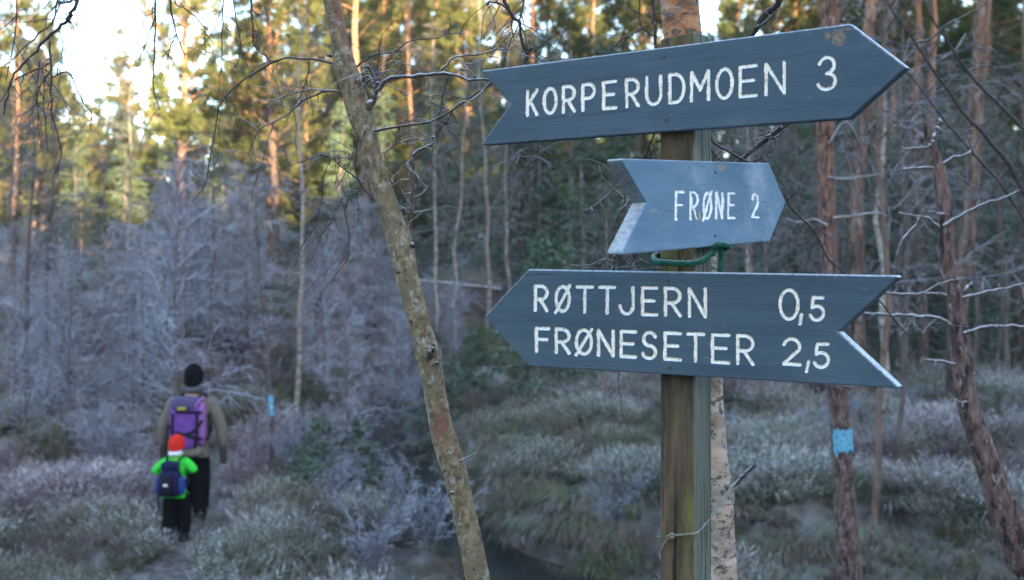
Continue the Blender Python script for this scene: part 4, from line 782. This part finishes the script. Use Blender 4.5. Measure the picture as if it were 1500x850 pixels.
# broken frosted young pine at right
KZ = 4.3; gz = float(h((1560 - 750) / F * KZ, KZ))
brk = thing('broken_pine', 'broken topped young pine with frosted dead branches at right', 'pine tree', ((1545 - 750) / F * KZ, KZ, gz))
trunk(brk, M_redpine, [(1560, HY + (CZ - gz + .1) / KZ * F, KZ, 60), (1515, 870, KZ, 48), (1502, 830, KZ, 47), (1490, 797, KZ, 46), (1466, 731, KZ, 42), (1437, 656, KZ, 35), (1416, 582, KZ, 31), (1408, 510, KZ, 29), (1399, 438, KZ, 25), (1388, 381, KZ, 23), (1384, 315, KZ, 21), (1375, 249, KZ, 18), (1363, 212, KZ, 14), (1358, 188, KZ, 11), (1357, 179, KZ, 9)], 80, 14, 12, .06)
BR = [([(1363, 214), (1369, 199), (1376, 183), (1378, 176)], 7, 6), ([(1364, 216), (1345, 217), (1320, 218)], 4, 3), ([(1367, 247), (1345, 246), (1322, 248)], 5, 4), ([(1376, 245), (1388, 236), (1396, 231), (1411, 228), (1423, 220), (1419, 200), (1420, 182)], 7, 2.4), ([(1382, 331), (1400, 320), (1416, 311), (1448, 296), (1470, 290), (1495, 279)], 6, 3), ([(1430, 303), (1436, 290), (1434, 275)], 3, 1.6),
      ([(1376, 333), (1362, 322), (1349, 317), (1316, 313)], 5, 3.4), ([(1349, 319), (1338, 336), (1324, 350), (1315, 372), (1311, 392), (1310, 405), (1316, 435), (1322, 458), (1336, 474), (1350, 486)], 6, 2), ([(1349, 322), (1358, 336), (1370, 345)], 3, 2), ([(1392, 434), (1372, 431), (1353, 430), (1312, 431), (1296, 428)], 6, 4), ([(1353, 430), (1376, 416), (1410, 408)], 3.4, 2), ([(1400, 434), (1412, 426), (1425, 416)], 9, 7), ([(1411, 436), (1440, 429), (1456, 426), (1500, 416), (1530, 412)], 6, 3), ([(1402, 486), (1390, 476), (1374, 467), (1345, 463), (1324, 461), (1290, 461), (1266, 459)], 8, 4.5), ([(1340, 463), (1330, 480), (1318, 492)], 2.6, 1.4), ([(1372, 468), (1360, 478), (1352, 488)], 3, 2), ([(1412, 488), (1430, 482), (1448, 479), (1500, 478), (1540, 482)], 7, 4), ([(1405, 537), (1380, 530), (1354, 528)], 6, 4), ([(1384, 315), (1372, 312), (1362, 310)], 4, 3), ([(1398, 255), (1420, 268), (1440, 284)], 2, 1), ([(1421, 585), (1410, 590), (1400, 586)], 4, 3), ([(1416, 555), (1428, 548), (1434, 540)], 4, 3)]
for k in range(0, len(BR), 2):
    part(brk, 'branch', M_rimetwig, [zz(l, KZ - .04 + .03 * (j % 3), a, b) for j, (l, a, b) in enumerate(BR[k:k + 2])], 30 + k, 4, 6, .3)

# pine with the blue trail mark
UZ = 7.5; gz = float(h((1250 - 750) / F * UZ, UZ))
blu = thing('marked_pine', 'reddish pine with a blue paint mark, right of the signpost', 'pine tree', ((1250 - 750) / F * UZ, UZ, gz))
TB = [(1252, HY + (CZ - gz + .1) / UZ * F, UZ, 46), (1245, 850, UZ, 36), (1240, 780, UZ, 33), (1235, 700, UZ, 29), (1231, 620, UZ, 29), (1226, 570, UZ, 30), (1220, 480, UZ, 28), (1214, 380, UZ, 26), (1211, 300, UZ, 25), (1209, 200, UZ, 25), (1213, 100, UZ, 28), (1217, 0, UZ, 29), (1220, -200, UZ, 26), (1226, -500, UZ, 22), (1228, -900, UZ, 14), (1230, -1200, UZ, 5)]
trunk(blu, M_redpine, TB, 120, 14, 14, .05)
M_blue = surf('blue_paint', [(.3, (.07, .26, .40)), (.6, (.14, .38, .53))], 40, 5, rough=.9, patches=[((.09, .075, .075), 60, .56, .64, (1, 1, .45)), ((.28, .50, .62), 30, .56, .7, (1, 1, 1))], bump=.8)
mb = MB(); ph = np.linspace(-2.7, -.42, 18); rows = []
P, r = px_line([(1233.5, 662, UZ, 29.5), (1231.5, 627, UZ, 29.5)], 12); o = np.array(blu.location)
rng = R_(3)
for k, (p, rr) in enumerate(zip(P, r)): rows.append(p - o + np.stack([np.cos(ph) * (rr + .007), np.sin(ph) * (rr + .007), np.zeros(18)], 1))
V = np.array(rows); V[0, :, 2] += .014 * rng.randn(18) + .015 - .03 * (np.arange(18) < 4); V[-1, :, 2] += .006 * rng.randn(18)
i = np.arange(11)[:, None] * 18 + np.arange(17)[None]; mb.add(V.reshape(-1, 3), np.stack([i, i + 1, i + 19, i + 18], -1).reshape(-1, 4))
mb.build('paint_mark', M_blue, blu)
part(blu, 'branch', M_deadwood, [zz([(1210, 330), (1190, 322), (1170, 326), (1150, 320)], 7.4, 5, 2), zz([(1215, 210), (1235, 180), (1250, 190), (1275, 240)], 7.4, 5, 2), zz([(1212, 260), (1240, 262), (1290, 255)], 7.4, 4, 2), zz([(1226, 560), (1245, 566), (1270, 562)], 7.4, 3, 2)], 40, 3)
part(blu, 'branch', M_deadwood, [zz([(1214, 320), (1240, 318), (1280, 312), (1300, 318)], 7.45, 5, 2.5), zz([(1240, 230), (1252, 268), (1262, 300)], 7.4, 4, 2)], 41, 3)

# dark bending saplings leaning in from the upper right
for k, (lab, lines) in enumerate([('dark thin stem bending in at the upper right, the lower of two', [([(1290, -60), (1298, 0), (1318, 32), (1340, 63), (1368, 105), (1400, 152), (1430, 184), (1453, 208), (1478, 244), (1500, 282), (1540, 360), (1575, 500), (1590, 700), (1600, 900)], 2.5, 10), ([(1340, 63), (1362, 58), (1382, 40), (1400, 30), (1440, 8), (1460, -20)], 4, 2), ([(1382, 40), (1372, 60), (1350, 70), (1310, 70)], 3, 1.6), ([(1440, 195), (1428, 215), (1420, 245), (1416, 275)], 2.6, 1.2), ([(1478, 244), (1462, 268), (1448, 300), (1440, 320)], 2.6, 1.2)]),
                                   ('dark thin stem bending in at the upper right, the higher of two', [([(1330, -60), (1361, 21), (1388, 62), (1418, 106), (1460, 150), (1500, 192), (1560, 270), (1610, 420), (1640, 700), (1650, 900)], 2.5, 9), ([(1326, 102), (1352, 134), (1382, 173), (1414, 212), (1446, 247), (1480, 290), (1530, 380)], 2.6, 6), ([(1418, 106), (1440, 96), (1470, 100), (1495, 92)], 3, 1.4), ([(1460, 150), (1468, 130), (1490, 110)], 2.4, 1.2), ([(1500, 190), (1490, 220), (1495, 250)], 2, 1.2)])]):
    Z = 4.9 + .4 * k; bx = lines[0][0][-1][0]; gz = float(h((bx - 750) / F * Z, Z))
    t = thing('bent_sapling', lab, 'sapling', ((bx - 750) / F * Z, Z, gz))
    l0 = lines[0][0] + [(lines[0][0][-1][0] + 6, HY + (CZ - gz + .1) / Z * F)]
    part(t, 'stem', M_darktwig, [zz(l0, Z, 2.5, 11)], 50 + k, 6, 7)
    part(t, 'twig', M_darktwig, [zz(l, Z - .03, a, b) for l, a, b in lines[1:]], 54 + k, 6, 5)

# thin sapling with a blue mark, orange stake and log
Z = 13.2; p = P0(397, Z)
t = thing('marked_sapling', 'thin grey sapling wearing a blue trail mark right of the hikers', 'sapling', p)
o = np.array(p); top = at(392, 470, Z) - o
mb = MB(); q = resample([[0, 0, -.1], [.01, 0, .8], top * .6, top], 14); tubes(mb, q, np.linspace(.03, .014, 14), 8, cap=True); mb.build('trunk', M_sapbark, t)
mb = MB(); a, b = at(397.5, 609, Z) - o, at(396, 579, Z) - o; xs = np.interp([a[2], b[2]], q[:, 2], q[:, 0]); q2 = np.array([[xs[0], 0, a[2]], [xs[1], 0, b[2]]]); tubes(mb, resample(q2, 4), np.full(4, .034), 8); mb.build('paint_mark', M_blue, t)
rngb = R_(66); c = MB(); qq = q[None]; b1, r1 = grow(rngb, qq, np.linspace(.03, .014, 14)[None], 14, .35, 1, .8, .5, 0, 5, .4, .4, .15, lo=.004); b2, r2_ = grow(rngb, b1, r1, 6, .2, 1, .7, .2, .05, 4, .7, .6, .2, lo=.0036)
tubes(c, b1, r1, 3); tubes(c, b2, r2_, 3); c.build('crown', M_twig, t)
M_stake = surf('orange_wood', [(.3, (.22, .085, .04)), (.7, (.42, .2, .11))], 12, 4, (1, 1, .3))
p = P0(113, 16.0); mb = MB(); b = at(113, 606, 16.0); pts = np.array([[p[0], 16, p[2] - .1], [p[0] + .01, 16, b[2] - .06], [p[0] + .01, 16, b[2] - .01], [p[0] + .012, 16, b[2]]])
tubes(mb, pts, np.array([.035, .033, .03, .012]), 6, cap=True); tag(mb.build('wooden_stake', M_stake), 'short orange brown wooden stake in the heather left of the hikers', 'stake')

# ------------------------------------------------------------------ the two hikers
def skin(name, nodes, edges, mat, parent, sub=2, root=0):
    """nodes: {key: (x, y, z, rx[, ry])}; grown as one continuous surface"""
    keys = list(nodes); me = bpy.data.meshes.new(name)
    me.from_pydata([nodes[k][:3] for k in keys], [(keys.index(a), keys.index(b)) for a, b in edges], []); me.update()
    o = bpy.data.objects.new(name, me); COL.objects.link(o)
    o.modifiers.new('s', 'SKIN'); sv = me.skin_vertices[0].data
    for k, v in zip(keys, sv): n = nodes[k]; v.radius = (n[3], n[4] if len(n) > 4 else n[3]); v.use_root = (k == keys[root])
    s = o.modifiers.new('d', 'SUBSURF'); s.levels = s.render_levels = sub
    dg = bpy.context.evaluated_depsgraph_get(); ev = o.evaluated_get(dg); m2 = bpy.data.meshes.new_from_object(ev)
    COL.objects.unlink(o); bpy.data.objects.remove(o); m2.name = name; m2.materials.clear(); m2.materials.append(mat)
    for p in m2.polygons: p.use_smooth = True
    r = bpy.data.objects.new(name, m2); COL.objects.link(r); r.parent = parent; return r
def soft_box(mb, c, s, e=.35, mat=0, nu=20, nv=12, taper=0.):
    """superellipsoid box"""
    u = np.linspace(-np.pi, np.pi, nu, endpoint=False); v = np.linspace(-np.pi / 2, np.pi / 2, nv)
    f = lambda x: np.sign(x) * np.abs(x) ** e
    X = f(np.cos(v))[:, None] * f(np.cos(u))[None]; Y = f(np.cos(v))[:, None] * f(np.sin(u))[None]; Z = np.broadcast_to(f(np.sin(v))[:, None], X.shape)
    V = np.stack([X * (1 - taper * Z) * s[0] / 2, Y * s[1] / 2, Z * s[2] / 2], -1) + np.array(c)
    i = np.arange(nv - 1)[:, None] * nu; a = np.arange(nu)[None]; b = (a + 1) % nu
    mb.add(V.reshape(-1, 3), np.stack([i + a, i + b, i + nu + b, i + nu + a], -1).reshape(-1, 4), mat)
def cloth(name, c, rough=.9): return surf(name, [(.35, tuple(x * .75 for x in c)), (.65, c)], 14, 4, rough=rough, bump=.35, bscale=18, spec=.12)
M_skin = cloth('skin', (.48, .29, .21), .6); M_black = cloth('black_cloth', (.0045, .0045, .006)); M_jacket = cloth('brown_grey_jacket', (.17, .145, .12)); M_dgrey = cloth('dark_glove', (.06, .06, .065)); M_hood = cloth('grey_hood', (.09, .09, .10))
M_purple = cloth('purple_nylon', (.15, .058, .30), .6); M_lid = cloth('blue_grey_nylon', (.085, .075, .16), .6); M_pink = cloth('lilac_nylon', (.33, .13, .40), .6); M_web = cloth('black_webbing', (.014, .012, .022), .6); M_yel = cloth('yellow_badge', (.45, .38, .06), .6)
M_green = cloth('bright_green_jacket', (.045, .62, .05), .7); M_red = cloth('red_wool', (.62, .03, .018)); M_white = cloth('white_fleece', (.7, .72, .75)); M_navy = cloth('navy_nylon', (.010, .014, .05), .6); M_blu2 = cloth('blue_nylon', (.03, .06, .24), .6); M_boot = cloth('boot_leather', (.03, .025, .025), .6)
M_hair = cloth('hair', (.05, .03, .02))

def hiker(name, label, loc_, sc_, rz, arms, legs, mats, child=False):
    t = thing(name, label, 'person', loc_, rz, sc_)
    J = dict(pel=(0, 0, .96, .145, .105), sp=(0, .01, 1.14, .145, .105), ch=(0, .015, 1.34, .19, .12), nb=(0, .02, 1.46, .09, .075), ne=(0, .035, 1.53, .055), hb=(0, .05, 1.60, .07, .078), hc=(0, .06, 1.68, .082, .098), ht=(0, .055, 1.765, .055, .065))
    E = [('pel', 'sp'), ('sp', 'ch'), ('ch', 'nb'), ('nb', 'ne'), ('ne', 'hb'), ('hb', 'hc'), ('hc', 'ht')]
    for s, k in ((-1, 'l'), (1, 'r')):
        A = arms[k]; J.update({k + 's': (*A[0], .062), k + 'e': (*A[1], .045), k + 'w': (*A[2], .030), k + 'h': (*A[3], .036, .02)})
        E += [('ch', k + 's'), (k + 's', k + 'e'), (k + 'e', k + 'w'), (k + 'w', k + 'h')]
        d = np.array(A[3]) - np.array(A[2]); d /= np.linalg.norm(d); side = np.cross(d, [0, 1, 0] if abs(d[1]) < .7 else [1, 0, 0]); side /= np.linalg.norm(side); bend = np.cross(side, d)
        for fi in range(4):
            b0 = np.array(A[3]) + d * .03 + side * (fi - 1.5) * .018; L = (.062, .072, .068, .052)[fi]
            m1 = b0 + d * L * .6; m2 = m1 + (d * .6 + bend * .6) * L * .6
            J.update({f'{k}f{fi}a': (*b0, .0095), f'{k}f{fi}b': (*m1, .0088), f'{k}f{fi}c': (*m2, .0075)}); E += [(k + 'h', f'{k}f{fi}a'), (f'{k}f{fi}a', f'{k}f{fi}b'), (f'{k}f{fi}b', f'{k}f{fi}c')]
        g = np.array(A[2]) * .4 + np.array(A[3]) * .6 + bend * .03 - side * .03; g2 = g + d * .04 + bend * .015
        J.update({k + 't1': (*g, .011), k + 't2': (*g2, .009)}); E += [(k + 'h', k + 't1'), (k + 't1', k + 't2')]
        G = legs[k]; J.update({k + 'hp': (*G[0], .088), k + 'k': (*G[1], .058), k + 'a': (*G[2], .042), k + 'to': (*G[3], .036, .028)})
        E += [('pel', k + 'hp'), (k + 'hp', k + 'k'), (k + 'k', k + 'a'), (k + 'a', k + 'to')]
    body = skin('body', J, E, M_skin, t)
    # face: nose, ears
    fm = MB()
    for c, s in (((0, .160, 1.665), (.03, .05, .045)), ((-.088, .06, 1.67), (.022, .045, .065)), ((.088, .06, 1.67), (.022, .045, .065)), ((-.032, .147, 1.69), (.026, .02, .014)), ((.032, .147, 1.69), (.026, .02, .014)), ((0, .145, 1.625), (.05, .02, .016))): soft_box(fm, c, s, .9, 0, 10, 8)
    fm.build('face', M_skin, t)
    # jacket: torso and sleeves grown a little larger than the body
    q = {k: (*J[k][:3], *[x + a for x in (J[k][3:] if len(J[k]) > 4 else (J[k][3], J[k][3]))]) for k, a in (('sp', .03), ('ch', .028), ('nb', .03), ('ls', .028), ('rs', .028), ('le', .026), ('re', .026), ('lw', .022), ('rw', .022))}
    q = {'hem': (0, 0, .86, .185, .14), 'wa': (0, 0, .98, .18, .135), **q, 'col': (0, .03, 1.52, .085, .085)}
    EJ = [('hem', 'wa'), ('wa', 'sp'), ('sp', 'ch'), ('ch', 'nb'), ('nb', 'col')] + [x for k in 'lr' for x in (('ch', k + 's'), (k + 's', k + 'e'), (k + 'e', k + 'w'))]
    skin('jacket', q, EJ, mats['jacket'], t, 2, 1)
    cw = .035 if child else 0.
    q = {'pel': (0, 0, .94, .16, .12), 'up': (0, 0, 1.04, .155, .115)}; EP = [('pel', 'up')]
    for k in 'lr':
        a, b = np.array(J[k + 'k'][:3]), np.array(J[k + 'a'][:3]); cu = b * .88 + a * .12
        q.update({k + 'hp': (*J[k + 'hp'][:3], .118 + cw * .5, .122 + cw * .5), k + 'k': (*a, .098 + cw, .10 + cw), k + 'c': (*cu, .088 + cw, .092 + cw)}); EP += [('pel', k + 'hp'), (k + 'hp', k + 'k'), (k + 'k', k + 'c')]
    skin('trousers', q, EP, M_black, t, 2, 0)
    for k in 'lr':
        a, b = np.array(J[k + 'a'][:3]), np.array(J[k + 'to'][:3])
        skin('boot', {'s': (*(a + [0, 0, .12]), .07 + cw * .8), 'a': (*a, .068 + cw * .8), 'm': (*(a * .5 + b * .5 - [0, 0, .02]), .065 + cw * .5, .05), 't': (*(b + [0, .02, 0]), .062 + cw * .5, .046)}, [('s', 'a'), ('a', 'm'), ('m', 't')], M_boot, t, 2, 1)
    hm = MB(); 
    u = np.linspace(0, 6.283, 24, endpoint=False)
    prof = [(1.63, .100, .112), (1.66, .106, .120), (1.70, .105, .118), (1.74, .099, .111), (1.785, .082, .092), (1.815, .055, .06), (1.83, .018, .02)]
    rg = [np.stack([np.cos(u) * a, .055 + np.sin(u) * b, np.full(24, z) + .05 * np.sin(u) * (z < 1.7)], 1) for z, a, b in prof]
    for a_, b_ in zip(rg[:-1], rg[1:]): k = np.arange(24); hm.add(np.concatenate([a_, b_]), np.stack([k, (k + 1) % 24, (k + 1) % 24 + 24, k + 24], 1))
    hm.add(rg[-1], [list(range(24))]); hm.build('hat', mats['hat'], t)
    nm = MB(); soft_box(nm, (0, .03 if not child else .0, 1.545), (.23, .22, .10 if not child else .10), .8, 0, 20, 10)
    nm.build('hood' if not child else 'neck_warmer', mats['neck'], t)
    for k in 'lr':
        if child: continue
        A = arms[k]; gm = {'w': (*(np.array(A[2]) * .8 + np.array(A[1]) * .2), .046), 'h': (*(np.array(A[3])), .045, .034), 'f': (*(np.array(A[3]) * 2.1 - np.array(A[2]) * 1.1), .038, .026)}
        skin('glove', gm, [('w', 'h'), ('h', 'f')], M_dgrey, t, 2, 1)
    return t
pa = P0(282, 11.3)
adult = hiker('person', 'adult walking away in brown grey jacket, black knit hat and black trousers', (pa[0], 11.3, at(0, 776, 11.3)[2]), 1.0, rad(4),
    {'l': [(-.215, .015, 1.39), (-.31, -.03, 1.14), (-.33, .04, .91), (-.33, .06, .82)], 'r': [(.215, .015, 1.39), (.315, -.04, 1.14), (.335, .0, .90), (.335, .015, .81)]},
    {'l': [(-.09, 0, .90), (-.10, .12, .50), (-.10, -.02, .10), (-.11, .14, .04)], 'r': [(.09, 0, .90), (.10, .0, .48), (.105, -.12, .11), (.115, .02, .04)]}, dict(jacket=M_jacket, hat=M_black, neck=M_hood))
pc = P0(257, 10.3)
csc = .60
child = hiker('person', 'child in bright green jacket and red hat following the adult', (pc[0], 10.3, at(0, 799, 10.3)[2]), csc, rad(-3),
    {'l': [(-.20, .015, 1.39), (-.36, -.06, 1.24), (-.17, .12, 1.22), (-.11, .16, 1.26)], 'r': [(.20, .015, 1.39), (.35, -.06, 1.27), (.17, .12, 1.24), (.11, .16, 1.28)]},
    {'l': [(-.09, 0, .90), (-.10, .02, .48), (-.09, -.16, .14), (-.10, -.02, .06)], 'r': [(.09, 0, .90), (.11, .12, .50), (.12, .02, .10), (.13, .17, .04)]}, dict(jacket=M_green, hat=M_red, neck=M_white), True)
for c in child.children:
    if c.name.startswith('hat'): c.scale = (1.3, 1.3, 1.06); c.location = (0, -.015, -.09)
    if c.name.startswith('body') or c.name.startswith('face'): pass

def webbing(mb, pts, wd, nrm, mat=0):
    q = resample(pts, 14); T = np.gradient(q, axis=0); s = np.cross(T, nrm); s /= np.linalg.norm(s, axis=1, keepdims=True)
    for off, fl in ((0, 1),):
        V = np.stack([q - s * wd / 2, q + s * wd / 2, q + s * wd / 2 + np.array(nrm) * .006, q - s * wd / 2 + np.array(nrm) * .006], 1); n = len(q)
        i = np.arange(n - 1)[:, None] * 4; a = np.arange(4)[None]; b = (a + 1) % 4
        mb.add(V.reshape(-1, 3), np.stack([i + a, i + b, i + 4 + b, i + 4 + a], -1).reshape(-1, 4), mat)
def one(parent, name, mat, fn):
    m = MB(); fn(m); return m.build(name, mat, parent)
# adult's pack
ap = thing('backpack', 'purple hiking backpack with black straps on the adult', 'backpack', adult.location, rad(4))
one(ap, 'body', M_purple, lambda m: soft_box(m, (-.015, -.235, 1.17), (.31, .22, .50), .45, taper=-.06))
one(ap, 'lid', M_lid, lambda m: soft_box(m, (-.02, -.235, 1.425), (.29, .24, .15), .55))
one(ap, 'base_panel', M_jacket, lambda m: soft_box(m, (0, -.22, .91), (.33, .20, .12), .5))
for s in (-1, 1):
    one(ap, 'side_pocket', M_pink if s > 0 else M_purple, lambda m: soft_box(m, (s * .15, -.215, 1.2), (.07, .16, .46), .5))
    one(ap, 'shoulder_strap', M_web, lambda m: webbing(m, [(s * .10, -.13, 1.45), (s * .12, .0, 1.505), (s * .125, .12, 1.44), (s * .13, .165, 1.30), (s * .17, .12, 1.10), (s * .17, -.12, 1.0)], .05, (0, .1, .3)))
    one(ap, 'compression_strap', M_web, lambda m: webbing(m, [(s * .19, -.16, 1.02), (s * .15, -.335, 1.06), (s * .02, -.352, 1.09)], .03, (0, -1, .1)))
    one(ap, 'compression_strap', M_web, lambda m: webbing(m, [(s * .125, -.345, 1.33), (s * .13, -.352, 1.2), (s * .12, -.35, 1.05), (s * .10, -.33, .95)], .028, (0, -1, 0)))
one(ap, 'compression_strap', M_web, lambda m: webbing(m, [(-.19, -.30, 1.20), (-.05, -.35, 1.115), (.08, -.352, 1.13), (.18, -.30, 1.25)], .03, (0, -1, 0)))
one(ap, 'lid_buckle_strap', M_web, lambda m: webbing(m, [(-.17, -.30, 1.335), (0, -.362, 1.35), (.17, -.30, 1.335)], .03, (0, -1, 0)))
one(ap, 'badge', M_yel, lambda m: soft_box(m, (-.03, -.352, 1.385), (.09, .02, .03), .4))
one(ap, 'haul_loop', M_pink, lambda m: webbing(m, [(.10, -.33, 1.40), (.15, -.28, 1.47), (.17, -.2, 1.49)], .03, (0, -1, .6)))
# child's pack
cp = thing('backpack', 'small navy backpack with a white logo on the child', 'backpack', child.location, rad(-3), csc)
one(cp, 'body', M_navy, lambda m: soft_box(m, (0, -.24, 1.10), (.37, .24, .46), .5, taper=.10))
one(cp, 'lid', M_navy, lambda m: soft_box(m, (0, -.23, 1.37), (.29, .22, .17), .6))
one(cp, 'front_pocket', M_web, lambda m: soft_box(m, (-.01, -.36, 1.07), (.20, .10, .30), .5))
one(cp, 'logo_patch', M_white, lambda m: soft_box(m, (-.01, -.413, 1.09), (.075, .02, .04), .4))
for s in (-1, 1):
    one(cp, 'side_pocket', M_blu2, lambda m: soft_box(m, (s * .19, -.22, 1.05), (.10, .18, .30), .6))
    one(cp, 'shoulder_strap', M_web, lambda m: webbing(m, [(s * .10, -.13, 1.42), (s * .12, .0, 1.50), (s * .125, .13, 1.42), (s * .13, .17, 1.28), (s * .18, .12, 1.08), (s * .18, -.12, .95)], .05, (0, .1, .3)))
one(cp, 'hanging_strap', M_web, lambda m: webbing(m, [(-.20, -.20, .95), (-.23, -.16, .80), (-.22, -.15, .62)], .03, (0, -1, 0)))

# thin air volume added to imitate lens glare over the far canopy
hb = MB(); X0, X1, Y0, Y1, Z0, Z1 = -260., 260., -210., 330., -4., 45.
hb.add([(X0, Y0, Z0), (X1, Y0, Z0), (X1, Y1, Z0), (X0, Y1, Z0), (X0, Y0, Z1), (X1, Y0, Z1), (X1, Y1, Z1), (X0, Y1, Z1)], [[0, 3, 2, 1], [4, 5, 6, 7], [0, 1, 5, 4], [1, 2, 6, 5], [2, 3, 7, 6], [3, 0, 4, 7]], 0, False)
M_glare_haze = bpy.data.materials.new('haze'); M_glare_haze.use_nodes = True; nt = M_glare_haze.node_tree; nt.nodes.remove(nt.nodes['Principled BSDF'])
pv = nt.nodes.new('ShaderNodeVolumePrincipled'); pv.inputs['Density'].default_value = .0005; pv.inputs['Color'].default_value = (.92, .93, .95, 1)
nt.links.new(pv.outputs[0], nt.nodes['Material Output'].inputs['Volume'])
tag(hb.build('haze', M_glare_haze), 'thin added haze imitating lens glare', kind='stuff')
